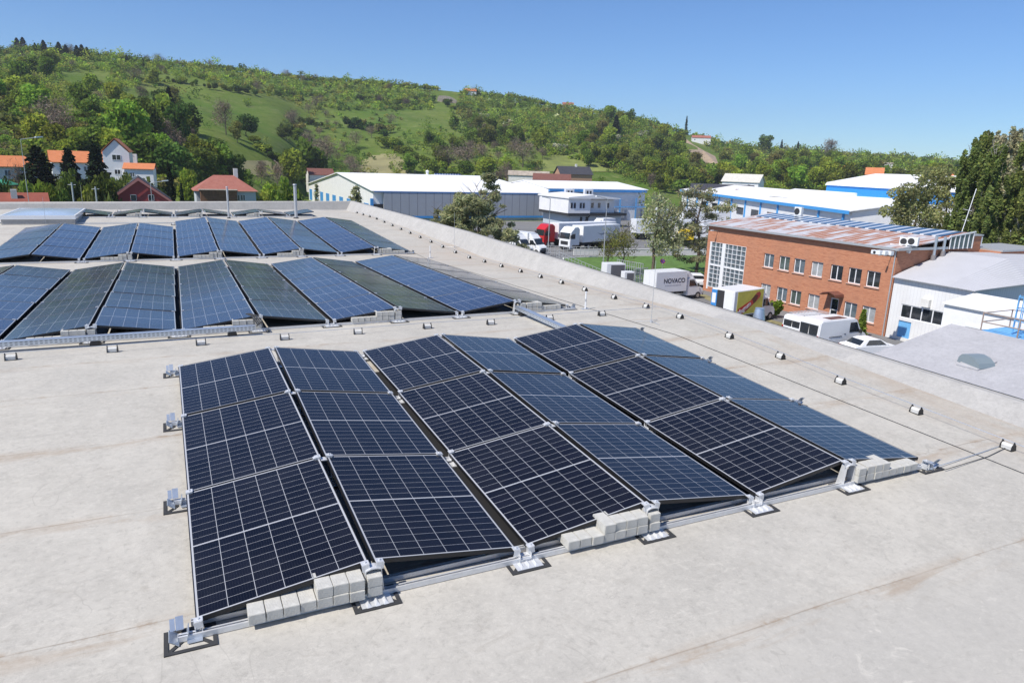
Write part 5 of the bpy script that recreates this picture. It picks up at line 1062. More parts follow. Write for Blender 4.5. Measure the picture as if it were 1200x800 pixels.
# chillers and railings on the ground beside the lawn
def chiller(label, u, v, w, h, d):
    q = atZ(u, v, G); o = empty('chiller_unit', q, -.15, label, 'chiller'); m = MB(); m.box((0, 0, .12), (w, d, h)); m.build('casing', M['white'], o, bevel=.02); m = MB(); m.box((w*.22, -.02, .35), (w-.12, -.003, h-.15)); m.build('coil_grille', mat('coil_grey', (.12, .12, .13), .6), o)
    m = MB(); m.box((.05, .05, 0), (.25, d-.05, .118)); m.box((w-.25, .05, 0), (w-.05, d-.05, .118)); m.build('feet', M['chassis'], o)
chiller('tall white chiller with dark grille beside the lawn, left of two', 710, 334, 2.4, 2.5, 1.6); chiller('smaller white chiller right of the tall one', 731, 338, 1.3, 1.9, 1.0)
def railing(label, A, B, h, n, rails=3, mt='galv_pole'):
    d_ = B-A; L_ = math.hypot(d_.x, d_.y); o = empty('railing', A, math.atan2(d_.y, d_.x), label, 'railing'); m = MB()
    for i in range(n+1): m.tube((L_*i/n, 0, 0), (L_*i/n, 0, h), .04, 5)
    for k in range(rails): z = h*(k+1)/rails-.03; m.tube((0, 0, z), (L_, 0, z), .03, 5)
    m.build('rails', M[mt], o); return o
railing('grey tube railing along the near side of the lawn', atZ(652, 304, G), atZ(708, 330, G), 1.3, 14)
railing('wire fence between the lorry park and the lawn', atZ(640, 300, G), atZ(700, 302, G), 1.6, 12)
railing('tall railing cage right of the chillers', atZ(742, 342, G), atZ(757, 340, G), 2.6, 8, 4); railing('railing behind the chillers', atZ(722, 326, G), atZ(752, 332, G), 2.4, 12, 4)
q = atZ(918, 388, G); o = empty('marker_post', q, 0, 'thin pale yellow post at the edge of the grass in front of the brick wall', 'post'); m = MB(); m.tube((0, 0, 0), (0, 0, 1.1), .06, 8); m.tube((0, 0, 1.1), (0, 0, 1.16), .09, 8); m.build('post', mat('yellow_pale', (.6, .55, .3), .6), o)
# aerial masts in front of the left houses
for i, (u, v0, v1) in enumerate([(88, 214, 250), (115, 219, 250)]):
    q = atD(u, v1, 75); t_ = atD(u, v0, 75); o = empty('thin_mast', q, 0, 'thin pale mast in front of the orange roofed houses, %s one' % ['left', 'right'][i], 'mast'); m = MB(); m.tube((0, 0, -8), (0, 0, t_.z-q.z), .07, 6); m.tube((-.3, 0, t_.z-q.z-.2), (.3, 0, t_.z-q.z-.2), .03, 5); m.build('pole', M['galv_pole'], o)
# ============================================================ vegetation
def leaf_mat(name, col, trans=.35, hue=.12, val=.35):
    m = bpy.data.materials.new(name); m.use_nodes = True; t = m.node_tree; t.nodes.remove(t.nodes['Principled BSDF']); out = t.nodes['Material Output']
    at = t.nodes.new('ShaderNodeVertexColor'); at.layer_name = 'tint'
    oi = t.nodes.new('ShaderNodeObjectInfo'); hs = t.nodes.new('ShaderNodeHueSaturation'); rgb = t.nodes.new('ShaderNodeMix'); rgb.data_type = 'RGBA'; rgb.blend_type = 'MULTIPLY'; rgb.inputs[0].default_value = 1; rgb.inputs[6].default_value = (*col, 1)
    t.links.new(at.outputs[0], rgb.inputs[7]); t.links.new(rgb.outputs[2], hs.inputs['Color'])
    r1 = t.nodes.new('ShaderNodeMapRange'); r1.inputs[3].default_value = .5-hue*.25; r1.inputs[4].default_value = .5+hue*.25; t.links.new(oi.outputs['Random'], r1.inputs[0]); t.links.new(r1.outputs[0], hs.inputs['Hue'])
    mu = t.nodes.new('ShaderNodeMath'); mu.operation = 'FRACT'; mm = t.nodes.new('ShaderNodeMath'); mm.operation = 'MULTIPLY'; mm.inputs[1].default_value = 7.31; t.links.new(oi.outputs['Random'], mm.inputs[0]); t.links.new(mm.outputs[0], mu.inputs[0])
    r2 = t.nodes.new('ShaderNodeMapRange'); r2.inputs[3].default_value = 1-val; r2.inputs[4].default_value = 1+val; t.links.new(mu.outputs[0], r2.inputs[0]); t.links.new(r2.outputs[0], hs.inputs['Value'])
    d = t.nodes.new('ShaderNodeBsdfDiffuse'); tr = t.nodes.new('ShaderNodeBsdfTranslucent'); mx = t.nodes.new('ShaderNodeMixShader'); mx.inputs[0].default_value = trans
    t.links.new(hs.outputs[0], d.inputs[0]); t.links.new(hs.outputs[0], tr.inputs[0]); t.links.new(d.outputs[0], mx.inputs[1]); t.links.new(tr.outputs[0], mx.inputs[2]); t.links.new(mx.outputs[0], out.inputs[0]); return m
M['leaf'] = leaf_mat('green_leaves', (.18, .24, .042), .46); M['leaf_dark'] = leaf_mat('dark_leaves', (.11, .165, .038), .45); M['leaf_bright'] = leaf_mat('fresh_leaves', (.25, .33, .05), .5); M['leaf_olive'] = leaf_mat('olive_leaves', (.22, .23, .07), .45)
M['needle'] = leaf_mat('pine_needles', (.33, .35, .20), .45, .05, .12); M['needle_dark'] = leaf_mat('spruce_needles', (.022, .036, .018), .1, .08, .3); M['twig'] = leaf_mat('bare_twigs', (.21, .17, .135), .05, .05, .25); M['blossom'] = leaf_mat('white_blossom', (.42, .44, .32), .3, .05, .1)
M['poplar'] = leaf_mat('poplar_leaves', (.22, .28, .09), .52, .06, .1); M['poplar_pale'] = leaf_mat('young_poplar_leaves', (.42, .42, .27), .35, .05, .12); M['air_leaf'] = leaf_mat('pale_airy_leaves', (.32, .35, .16), .5, .06, .1); M['scrub'] = leaf_mat('scrub_leaves', (1, 1, 1), .42, 0, 0)
def cloud_mesh(name, C, size, tint, mt, parent=None, flat=0.0, r=None, elong=1.0):
    """one triangle or quad leaf clump per row of C; C (n,3); size (n,), tint (n,3)"""
    r = r or rng; n = len(C); N = r.normal(size=(n, 3)); N[:, 2] = N[:, 2]*(1-flat)+flat*2.0*np.sign(N[:, 2]+1e-6); N /= np.linalg.norm(N, axis=1)[:, None]
    A = r.normal(size=(n, 3)); U = np.cross(N, A); U /= np.linalg.norm(U, axis=1)[:, None]+1e-9; V = np.cross(N, U)
    s = size[:, None]; a = r.uniform(.6, 1.3, (n, 4, 1)); K = [(-1, -.55), (.75, -.9), (1, .65), (-.6, 1)]
    P = np.stack([C+(U*k[0]*elong+V*k[1]/elong)*s*a[:, i] for i, k in enumerate(K)], 1).reshape(-1, 3)
    me = bpy.data.meshes.new(name); me.vertices.add(4*n); me.vertices.foreach_set('co', P.astype(np.float32).ravel()); me.loops.add(4*n); me.loops.foreach_set('vertex_index', np.arange(4*n, dtype=np.int32))
    me.polygons.add(n); me.polygons.foreach_set('loop_start', np.arange(0, 4*n, 4, dtype=np.int32)); me.polygons.foreach_set('loop_total', np.full(n, 4, dtype=np.int32)); me.update(calc_edges=True)
    ca = me.color_attributes.new('tint', 'FLOAT_COLOR', 'POINT'); T = np.ones((n, 4), np.float32); T[:, :3] = tint; ca.data.foreach_set('color', np.repeat(T, 4, 0).ravel())
    me.materials.append(mt); me.validate(); return link(name, me, parent)
def lobes_cloud(lobes, n, size, r, shell=.55, tv=.25):
    w = np.array([l[3]*l[4]*l[5] for l in lobes])**.66; idx = r.choice(len(lobes), n, p=w/w.sum()); L_ = np.array(lobes)[idx]
    d = r.normal(size=(n, 3)); d /= np.linalg.norm(d, axis=1)[:, None]; rad = r.uniform(0, 1, n)**(1/3*shell+.02); rad = np.clip(rad+r.normal(0, .07, n), 0, 1.25)
    C = L_[:, :3]+d*rad[:, None]*L_[:, 3:6]; s = size*r.uniform(.6, 1.4, n); lt = r.uniform(.7, 1.3, len(lobes))[idx]
    g = (lt*r.uniform(1-tv, 1+tv, n))[:, None]*np.array([1, 1, 1])*np.stack([r.uniform(.9, 1.15, n), np.ones(n), r.uniform(.8, 1.1, n)], 1); return C, s, g
def limbs(name, H_, r0, n, r, spread, parent, mt, top=.9, start=.3, up=.6):
    m = MB(); pts = [Vector((0, 0, -.5))]; k = 5
    for i in range(1, k+1): pts.append(Vector((r.normal(0, .02*H_), r.normal(0, .02*H_), H_*top*i/k)))
    for i in range(k): m.tube(pts[i], pts[i+1], r0*(1-.8*i/k), 7, r2=r0*(1-.8*(i+1)/k), cap=False)
    for i in range(n):
        t = r.uniform(start, .95); j = min(k-1, int(t*k)); b = pts[j].lerp(pts[j+1], t*k-j); a = r.uniform(0, 2*PI); l = spread*r.uniform(.6, 1)*(1-.4*t); e = b+Vector((math.cos(a)*l, math.sin(a)*l, l*up*r.uniform(.6, 1.3)))
        m.tube(b, e, r0*.32*(1-.5*t), 5, r2=r0*.08, cap=False)
        for q in range(2):
            b2 = b.lerp(e, r.uniform(.4, .8)); e2 = b2+Vector((r.normal(0, l*.3), r.normal(0, l*.3), l*.35)); m.tube(b2, e2, r0*.13, 4, r2=r0*.04, cap=False)
    return m.build(name, mt, parent, smooth=True)
def rlobes(r, n, H_, W_, z0, egg=1.0):
    L_ = []
    for i in range(n):
        z = r.uniform(z0, .9)*H_; f = math.sin(PI*min(1, max(.08, (z/H_-z0*.55)/(1-z0*.55))))**.6; a = r.uniform(0, 2*PI); d = r.uniform(.15, .75)*W_/2*f; s = W_*r.uniform(.16, .28)
        L_.append((d*math.cos(a), d*math.sin(a), z, s, s, s*r.uniform(.7, 1)))
    L_.append((0, 0, H_*.55, W_*.25, W_*.25, H_*.25)); return L_
def tree_proto(name, H_, W_, mt, seed, n=1100, size=.28, kind='dec', bark=None):
    r = np.random.default_rng(seed); o = empty(name)
    if kind == 'dec':
        limbs('trunk', H_, H_*.018, 12, r, W_*.4, o, bark or M['bark'], .8); C, s, t = lobes_cloud(rlobes(r, 15, H_, W_, .28), n, size, r); cloud_mesh('crown', C, s, t, mt, o, r=r)
    elif kind == 'shrub':
        L_ = [(r.normal(0, W_*.22), r.normal(0, W_*.22), H_*r.uniform(.3, .65), W_*.27, W_*.27, H_*.3) for _ in range(7)]; limbs('stem', H_, H_*.014, 6, r, W_*.3, o, M['bark'], .6, .1); C, s, t = lobes_cloud(L_, n, size, r); C[:, 2] = np.abs(C[:, 2]); cloud_mesh('crown', C, s, t, mt, o, r=r)
    elif kind == 'bare':
        limbs('trunk', H_, H_*.02, 30, r, W_*.5, o, bark or M['bark'], .85, .25, .9); C, s, t = lobes_cloud(rlobes(r, 13, H_, W_, .35), n, size, r, 1.0); cloud_mesh('crown', C, s*.75, t, mt, o, r=r, elong=2.6)
    elif kind == 'conifer':
        limbs('trunk', H_, H_*.015, 4, r, W_*.2, o, M['bark'], .97); z = r.uniform(.06, 1, n)**1.15; tier = .82+.18*np.sin(z*70); rad = (1-z)**.65*W_/2*tier*r.uniform(.35, 1.05, n)**.5+.05; a = r.uniform(0, 2*PI, n); lob = 1+.18*np.sin(a*5+z*30)
        C = np.stack([rad*lob*np.cos(a), rad*lob*np.sin(a), z*H_-rad*.25], 1); g = r.uniform(.6, 1.4, n)[:, None]*np.ones((1, 3)); cloud_mesh('crown', C, size*r.uniform(.6, 1.3, n), g, mt, o, .35, r, 1.5)
    elif kind == 'broadpine':
        limbs('trunk', H_, H_*.016, 30, r, W_*.4, o, M['bark'], .9, .2, .5); L_ = []
        for i in range(120):
            z = r.uniform(.12, .8)**.8*H_; f = math.sin(PI*min(.96, z/H_*.9+.25))**.5; d = W_/2*f*r.uniform(.05, 1)**.55; a = r.uniform(0, 2*PI); s = W_*r.uniform(.035, .085); L_.append((d*math.cos(a), d*math.sin(a), z, s, s, s*.6))
        for i in range(26):
            z = r.uniform(.75, 1)*H_; d = (1.05-z/H_)*W_*.75*r.uniform(.2, 1); a = r.uniform(0, 2*PI); s = W_*r.uniform(.025, .055); L_.append((d*math.cos(a)+W_*.12, d*math.sin(a), z, s, s, s*.5))
        C, s, t = lobes_cloud(L_, n, size, r, 1.1); cloud_mesh('crown', C, s, t, mt, o, .1, r, 1.9)
    elif kind == 'pine':
        m = limbs('trunk', H_, H_*.02, 26, r, W_*.45, o, M['bark'], .95, .35, .25); L_ = []
        for i in range(110):
            z = r.uniform(.14, .98)*H_; d = (1.05-z/H_)**.6*W_*.55*r.uniform(.1, 1)**.7; a = r.uniform(0, 2*PI); s = W_*r.uniform(.03, .075); L_.append((d*math.cos(a), d*math.sin(a), z, s, s, s*.6))
        C, s, t = lobes_cloud(L_, n, size, r, 1.2); cloud_mesh('crown', C, s, t, mt, o, .2, r, 1.8)
    elif kind == 'poplar':
        limbs('trunk', H_, H_*.011, 40, r, W_*.35, o, bark or M['pale_bark'], .97, .08, 2.6); L_ = []
        for i in range(150):
            z = r.uniform(.07, .97)*H_; f = min(1, (1.04-z/H_)*3.6)**.6*min(1, .6+z/H_*1.5); a = r.uniform(0, 2*PI); d = W_/2*f*r.uniform(.1, .85); s = W_*r.uniform(.045, .09); L_.append((d*math.cos(a), d*math.sin(a), z, s, s, s*3.6))
        C, s, t = lobes_cloud(L_, n, size, r, .8); cloud_mesh('crown', C, s, t, mt, o, 0, r, 1.3)
    return o
# ---- where a line of sight meets the hillside
def hit(u, v, start=80, stop=1500):
    d = ray(u, v); h = math.hypot(d.x, d.y); D = start; best = (1e9, None, None)
    while D < stop:
        p = CAM+d*(D/h); gap = p.z-tz(p.x, p.y)
        if gap < best[0]: best = (gap, p, D)
        if gap < 0: 
            lo, hi = D-4, D
            for _ in range(8):
                mid = (lo+hi)/2; p = CAM+d*(mid/h)
                if p.z < tz(p.x, p.y): hi = mid
                else: lo = mid
            p = CAM+d*(hi/h); return Vector((p.x, p.y, tz(p.x, p.y))), hi
        D += max(2.5, min(40, gap*1.2))
    if best[0] < 9: p = best[1]; return Vector((p.x, p.y, tz(p.x, p.y))), best[2]
    return None, None
PR = {}
def proto(key, *a, **k):
    PR[key] = [tree_proto(*a, **k), False]
proto('shrub_a', 'shrub', 3.4, 4.6, M['leaf'], 1, n=700, size=.24, kind='shrub'); proto('shrub_b', 'shrub', 3.0, 3.6, M['leaf_dark'], 2, n=600, size=.22, kind='shrub'); proto('shrub_c', 'shrub', 3.6, 4.6, M['leaf_bright'], 3, n=700, size=.25, kind='shrub'); proto('shrub_d', 'shrub', 3.0, 4.4, M['leaf_olive'], 4, n=600, size=.22, kind='shrub')
proto('dec_a', 'broadleaf_tree', 9, 7.5, M['leaf'], 5, n=1800, size=.30); proto('dec_b', 'broadleaf_tree', 10, 8, M['leaf_dark'], 6, n=1900, size=.30); proto('dec_c', 'broadleaf_tree', 9, 8, M['leaf_bright'], 7, n=1800, size=.30); proto('dec_d', 'broadleaf_tree', 9, 7, M['leaf_olive'], 8, n=1500, size=.26)
proto('bare_a', 'bare_tree', 9, 8, M['twig'], 9, n=1300, size=.17, kind='bare'); proto('bare_b', 'bare_tree', 8, 8.5, M['twig'], 10, n=1100, size=.16, kind='bare')
proto('con_a', 'conifer_tree', 11, 6, M['needle_dark'], 11, n=1500, size=.3, kind='conifer'); proto('con_b', 'conifer_tree', 10, 4, M['needle_dark'], 12, n=1200, size=.26, kind='conifer'); proto('blossom', 'blossom_shrub', 3.2, 3.6, M['blossom'], 13, n=500, size=.2, kind='shrub')
HP = {k: max(v.co.z for v in [c for c in PR[k][0].children if c.name.startswith('crown')][0].data.vertices) for k in PR}
GROUP = {'sh': 'shrubs on the hillside', 'de': 'leafy trees on the hillside', 'ba': 'bare trees on the hillside', 'co': 'conifers on the hillside', 'bl': 'blossoming shrubs on the hillside'}
LAB = {'shrub_a': 'mid green shrub growing on the grassy hillside', 'shrub_b': 'dark green shrub growing on the grassy hillside', 'shrub_c': 'fresh light green shrub growing on the grassy hillside', 'shrub_d': 'olive brown shrub growing on the grassy hillside', 'dec_a': 'mid green leafy tree standing on the hillside', 'dec_b': 'dark green leafy tree standing on the hillside', 'dec_c': 'bright fresh green leafy tree standing on the hillside', 'dec_d': 'olive green leafy tree standing on the hillside', 'bare_a': 'bare brown twiggy tree standing on the hillside', 'bare_b': 'bare wide grey-brown tree standing on the hillside', 'con_a': 'broad dark conifer standing on the hillside', 'con_b': 'narrow dark conifer standing on the hillside', 'blossom': 'white blossoming shrub on the hillside'}
def plant(key, p, H_, wf=1.0, label=None, group='auto', cat=None):
    e = PR[key]; o = e[0] if not e[1] else copy_tree(e[0]); e[1] = True; s = H_/HP[key]
    o.location = p; o.scale = (s*wf, s*wf, s); o.rotation_euler = (0, 0, rng.uniform(0, 2*PI)); tag(o, label or LAB[key], cat or ('shrub' if key[:2] in ('sh', 'bl') else 'tree'), GROUP[key[:2]] if group == 'auto' else group); return o
def px(key, u, vb, hpx, wf=1.0, label=None, group='auto'):      # base at photo point on the hill, height given in photo pixels
    p, D = hit(u, vb)
    if p is None: return
    depth = (p-CAM).dot(fw); plant(key, p, hpx*depth/FPX, wf, label, group)
# landmark trees one can tell apart
px('dec_c', 152, 183, 66, 1.0, 'tall bright green leafy tree at the left of the big clump on the slope', None)
px('dec_b', 172, 178, 62, .9, 'tall dark leafy tree in the middle of the big clump on the slope', None)
px('dec_a', 190, 172, 62, .9, 'mid green tree right of centre in the big clump on the slope', None)
px('con_a', 201, 150, 46, .8, 'dark pine rising above the right side of the big clump on the slope', None)
px('dec_b', 213, 180, 58, .7, 'dark leafy tree at the right of the big clump on the slope', None)
px('bare_a', 160, 182, 48, 1.1, 'large bare tree in front of the big clump on the slope', None)
px('bare_b', 208, 184, 34, 1, 'low bare tree at the right foot of the big clump', None)
px('bare_a', 265, 158, 42, .9, 'lone bare tree on the open meadow, right of the big clump', None)
px('dec_b', 289, 160, 26, 1.25, 'round dark green bush beside the lone bare tree', None); px('dec_b', 254, 204, 42, 1.2, 'broad dark leafy tree above the hipped red roof', None); px('con_a', 264, 203, 30, .9, 'dark conifer right above the hipped red roof', None)
px('dec_b', 335, 165, 18, 1.3, 'dark bush in mid meadow below the hilltop scrub', None); px('dec_a', 347, 166, 16, 1.2, 'green bush in mid meadow, right of the dark bush', None); px('bare_b', 384, 198, 36, 1.4, 'wide bare tree above the left end of the white hall', None)
px('dec_a', 360, 222, 60, 1.0, 'pale green leafy tree left of the white hall gable', None); px('dec_c', 343, 222, 48, .9, 'light green willow-like tree beside the white hall gable', None)
for u, vb, h in [(21, 57, 14), (28, 57, 14), (42, 60, 10), (52, 60, 13), (70, 63, 14), (78, 64, 12), (91, 66, 13), (97, 66, 14), (103, 67, 12), (149, 72, 8), (168, 76, 8), (116, 68, 7)]: px('con_a' if h > 11 else 'con_b', u, vb+3, h+2, 1.5, 'dark conifer on the skyline of the hill at the left', 'conifers on the left skyline')
px('con_a', 721, 162, 26, 1.1, 'broad dark spruce on the wooded slope left of the office lamp', None); px('con_b', 804, 150, 20, .6, 'slim poplar-like tree on the skyline above the brown hill house', None)
px('dec_b', 896, 180, 22, 1.2, 'large dark round tree on the skyline right of centre', None); px('con_b', 915, 178, 14, .8, 'small dark conifer right of the round skyline tree', None); px('con_b', 934, 180, 14, .8, 'small dark conifer on the skyline above the blue trimmed hall', None)
px('bare_a', 972, 188, 26, 1.3, 'broad bare tree group on the right skyline', None); px('dec_d', 1000, 212, 22, 1.1, 'olive tree near the orange roof right of centre', None); px('dec_c', 996, 212, 20, 1.4, 'pale round tree near the orange roof right of centre', None)
px('dec_c', 572, 210, 26, 1.4, 'light yellow-green tree just above the white hall, left one', None); px('dec_c', 545, 210, 22, 1.3, 'light yellow-green tree just above the white hall, middle one', None); px('dec_c', 594, 208, 24, 1.2, 'light yellow-green tree just above the white hall, right one', None)
for i, (u, vb, h, w_) in enumerate([(525, 200, 32, 1.3), (548, 200, 34, 1.3), (612, 196, 34, 1.2)]): px('bare_b', u, vb, h, w_, 'grey bare tree above the white hall, %s from the left' % ORD[i], 'bare trees above the white hall')
# hedgerows and scrub edges that run across the slope
er = np.random.default_rng(77)
for line, n_, ks, h in [([(196, 96), (262, 106), (300, 112), (420, 120), (520, 122), (560, 132)], 46, ['shrub_b', 'dec_a', 'shrub_a', 'dec_b'], 7), ([(298, 168), (322, 188), (345, 206)], 14, ['shrub_b', 'shrub_a'], 7), ([(455, 172), (480, 186), (505, 200), (530, 207)], 14, ['shrub_a', 'dec_a', 'shrub_c'], 11), ([(40, 150), (90, 140), (128, 150)], 14, ['shrub_a', 'dec_d', 'shrub_c'], 10), ([(330, 158), (360, 150), (420, 148), (450, 160)], 16, ['shrub_d', 'shrub_b', 'bare_b'], 11)]:
    for i in range(n_):
        t_ = i/(n_-1)*(len(line)-1); j = min(len(line)-2, int(t_)); u = line[j][0]+(line[j+1][0]-line[j][0])*(t_-j)+er.normal(0, 2); v = line[j][1]+(line[j+1][1]-line[j][1])*(t_-j)+er.normal(0, 1.3)
        px(ks[er.integers(len(ks))], u, v, h*er.uniform(.6, 1.3), er.uniform(1, 1.4))
# dense zones: (u0, u1, vtop, vbottom, share, kinds)
def inzone(u, v):
    """probability of growth and the species mix at a photo position that falls on the hillside"""
    sky_ = itp(u, SK); f = v-sky_
    if (793 < u < 847 and 158 < v < 201 and abs(v-(162+(u-797)*.72)) < 13) or (506 < u < 538 and 106 < v < 132): return 0, 'mix'
    if 70 < u < 128 and 84 < v < 100 or 150 < u < 270 and 88 < v < 104 and abs(v-(86+(u-150)*.13)) < 4: return .02, 'low'
    band = itp(u, [(0, 70), (110, 46), (180, 26), (230, 18), (300, 24), (400, 34), (520, 24), (560, 30), (640, 60), (700, 60), (760, 75), (1100, 80)])
    if f < band: return .95, ('low' if u < 540 else 'mix')
    if u < 60: return .6, 'low'
    if u < 140: return (.42 if v > 125 else .25), 'low'
    if 125 < u < 235 and 110 < v < 190: return .1, 'dark'
    if 330 < u < 470 and 125 < v < 172: return .13, 'grey'
    if 360 < u < 440 and v >= 172: return .1, 'grey'
    if 455 < u < 540 and 150 < v < 205: return .22, 'fresh'
    if 545 < u < 700 and v < 172: return .92, 'dark'
    if 540 < u < 640: return .25, 'grey'
    if 620 < u < 760 and v > 172: return .02, 'mix'
    if u > 700: return .95, 'mixr'
    if 200 < u < 330 and v > 200: return .12, 'dark'
    if v > 195 and u < 200: return .3, 'mix'
    return .010, 'mix'
SPC = {'low': [('shrub_a', .34), ('shrub_b', .08), ('shrub_c', .3), ('shrub_d', .2), ('dec_a', .03), ('dec_c', .03), ('bare_b', .02)], 'mix': [('shrub_a', .3), ('shrub_b', .16), ('shrub_c', .2), ('shrub_d', .2), ('dec_a', .06), ('dec_c', .03), ('blossom', .02), ('dec_d', .03)],
       'dark': [('dec_b', .25), ('dec_a', .25), ('shrub_b', .2), ('dec_d', .15), ('bare_a', .1), ('shrub_a', .05)],
       'grey': [('bare_b', .25), ('shrub_d', .3), ('shrub_b', .2), ('shrub_a', .25)], 'fresh': [('shrub_c', .3), ('dec_a', .3), ('shrub_a', .4)],
       'mixr': [('dec_a', .26), ('dec_b', .2), ('dec_d', .2), ('dec_c', .06), ('bare_a', .12), ('shrub_a', .1), ('con_b', .03), ('blossom', .03)]}
cand = []
qr = np.random.default_rng(21); tries = 0
while tries < 11000:
    tries += 1; u = qr.uniform(-60, 1160); v = itp(u, SK)+.5 if qr.uniform() < .1 else qr.uniform(itp(u, SK), 226); pz, zn = inzone(u, v)
    if qr.uniform() > pz: continue
    p, D = hit(u, v, 100)
    if p is None: continue
    if 120 < u < 300 and v > 198 and D < 165: continue
    ks, ws = zip(*SPC[zn]); k = ks[qr.choice(len(ks), p=np.array(ws)/sum(ws))]
    base = {'sh': 3.6, 'de': 7.5, 'ba': 7.0, 'co': 8, 'bl': 3.2}[k[:2]]*(1.0 if u < 700 else 1.25); H_ = base*qr.uniform(.55, 1.3)
    if v-itp(u, SK) < 4: H_ *= .9
    cand.append((D, k, p, H_, u, v))
# skyline trees at the far right beyond the terrain crest
# the ~280 that show largest are trees of their own; the rest are one mass of scrub
cand.sort(key=lambda c: -(c[3]/c[0])); cnt = {}
rest = []
for c in cand:
    g_ = c[1][:2]; cnt[g_] = cnt.get(g_, 0)+1
    if cnt[g_] <= 240 and c[3]/c[0]*FPX > 6: plant(c[1], c[2], c[3], qr.uniform(.9, 1.25))
    else: rest.append(c)
colr = {'shrub_a': (.12, .18, .03), 'shrub_b': (.065, .11, .025), 'shrub_c': (.20, .275, .04), 'shrub_d': (.17, .19, .05), 'dec_a': (.115, .17, .03), 'dec_b': (.065, .11, .025), 'dec_c': (.19, .27, .04), 'dec_d': (.15, .16, .05), 'bare_a': (.19, .155, .12), 'bare_b': (.20, .165, .13), 'con_a': (.02, .035, .018), 'con_b': (.02, .035, .018), 'blossom': (.42, .44, .32)}
# undergrowth between the trees belongs to the same mass
extra = []
t_ = 0
while t_ < 9000:
    t_ += 1; u = qr.uniform(-60, 1160); v = itp(u, SK)+.5 if qr.uniform() < .07 else qr.uniform(itp(u, SK), 226); pz, zn = inzone(u, v)
    if qr.uniform() > pz*.98: continue
    p, D = hit(u, v, 110)
    if p is None or (D < 165 and 100 < u < 300): continue
    k = ['shrub_a', 'shrub_b', 'shrub_d', 'shrub_c'][qr.integers(4)]; extra.append((D, k, p, (1.2+2.2*qr.uniform()**2)*(1 if D < 500 else 1.6), u, v))
Cs, Ss, Ts = [], [], []
for D, k, p, H_, u, v in rest+extra:
    n = int(np.clip(6500*H_/D, 30, 140)); W_ = H_*qr.uniform(.9, 1.5); d = qr.normal(size=(n, 3)); d /= np.linalg.norm(d, axis=1)[:, None]; rad = qr.uniform(.35, 1.05, n)[:, None]
    nl = 4; off = qr.normal(0, .22, (nl, 3))*np.array([W_, W_, H_*.5]); li = qr.integers(0, nl, n)
    C = d*rad*np.array([W_*.33, W_*.33, H_*.36])+off[li]; C[:, 2] = np.abs(C[:, 2]+H_*.42); Cs.append(C+np.array(p)); Ss.append(qr.uniform(.6, 1.3, n)*max(.16, D*.00075)*(1 if k[:2] != 'ba' else .7))
    c = np.array(colr[k])*np.array([1.62, 1.55, 1.45])*qr.uniform(.7, 1.35)*np.array([qr.uniform(.85, 1.2), 1, qr.uniform(.8, 1.2)]); Ts.append(c[None, :]*qr.uniform(.7, 1.3, (n, 1)))
C, s_, T = np.concatenate(Cs), np.concatenate(Ss), np.concatenate(Ts); print('scrub clumps', len(C), 'things', len(cand)-len(rest), 'rest', len(rest))
tag(cloud_mesh('hillside_scrub', C, s_, T, M['scrub'], r=qr), kind='stuff')
# ---- hill details
p, D = hit(519, 120); o = empty('ruined_wall', p, face(519), 'pale ruined stone wall near the skyline left of the small hill house', 'wall'); m = MB(); m.prism([(0, -3), (13, -5), (14, 1.5), (11.5, 3.2), (8, 4.4), (4, 4.6), (1, 4.4), (0, 2.5)], 0, 1.2); m.build('masonry', M['stone'], o); o.location = p-Vector((RH.x*4, RH.y*4, 0))
for (u, v, wd, lab, rfm, hh) in [(545, 111, 9, 'small white house with orange roof on the hilltop', M['tile_orange'], 2.2), (660, 122, 9, 'small brown roofed house on the wooded skyline', M['tile_red'], 2.2), (811, 166, 15, 'brown roofed house above the sandy bank on the skyline', M['tile_red'], 2.5)]:
    p, D = hit(u, v); house('hill_house', lab, (p.x, p.y, p.z+.6), face(u)+.15, wd, 6, hh, 2.0, M['white_panel'], rfm, [(1.5, 2.6, .6, 1.6)], .3)
m = MB(); L_ = []
for i, (u, v) in enumerate([(797, 166), (803, 163), (812, 170), (824, 177), (838, 184), (844, 198), (834, 199), (822, 187), (806, 177)]):
    q, D = hit(u, v); L_.append(q+Vector((0, 0, .5)))
m.add(L_, [tuple(range(len(L_)))]); tag(m.build('sandy_bank', M['dirt']), kind='structure')
L_ = [hit(u, v)[0] for u, v in [(436, 198), (432, 204), (478, 204), (476, 196), (462, 184), (446, 180)]]; 
def drape(name, poly_uv, mt, lift=.25, n=16, kind='structure'):
    """a patch of ground laid over the terrain, its outline measured in the photo"""
    us = [q[0] for q in poly_uv]; vs_ = [q[1] for q in poly_uv]; m = MB(); cache = {}
    def inside(x, y):
        c = False; j = len(poly_uv)-1
        for i in range(len(poly_uv)):
            if (vs_[i] > y) != (vs_[j] > y) and x < (us[j]-us[i])*(y-vs_[i])/(vs_[j]-vs_[i])+us[i]: c = not c
            j = i
        return c
    U0, U1, V0, V1 = min(us), max(us), min(vs_), max(vs_)
    def P_(i, j):
        if (i, j) not in cache: q, D = hit(U0+(U1-U0)*i/n, V0+(V1-V0)*j/n); cache[(i, j)] = None if q is None else q+Vector((0, 0, lift))
        return cache[(i, j)]
    for i in range(n):
        for j in range(n):
            if inside(U0+(U1-U0)*(i+.5)/n, V0+(V1-V0)*(j+.5)/n):
                q = [P_(i, j), P_(i+1, j), P_(i+1, j+1), P_(i, j+1)]
                if all(x is not None for x in q) and max((a-b).length for a in q for b in q) < 60: m.quad(*q)
    if m.f: tag(m.build(name, mt), kind=kind)
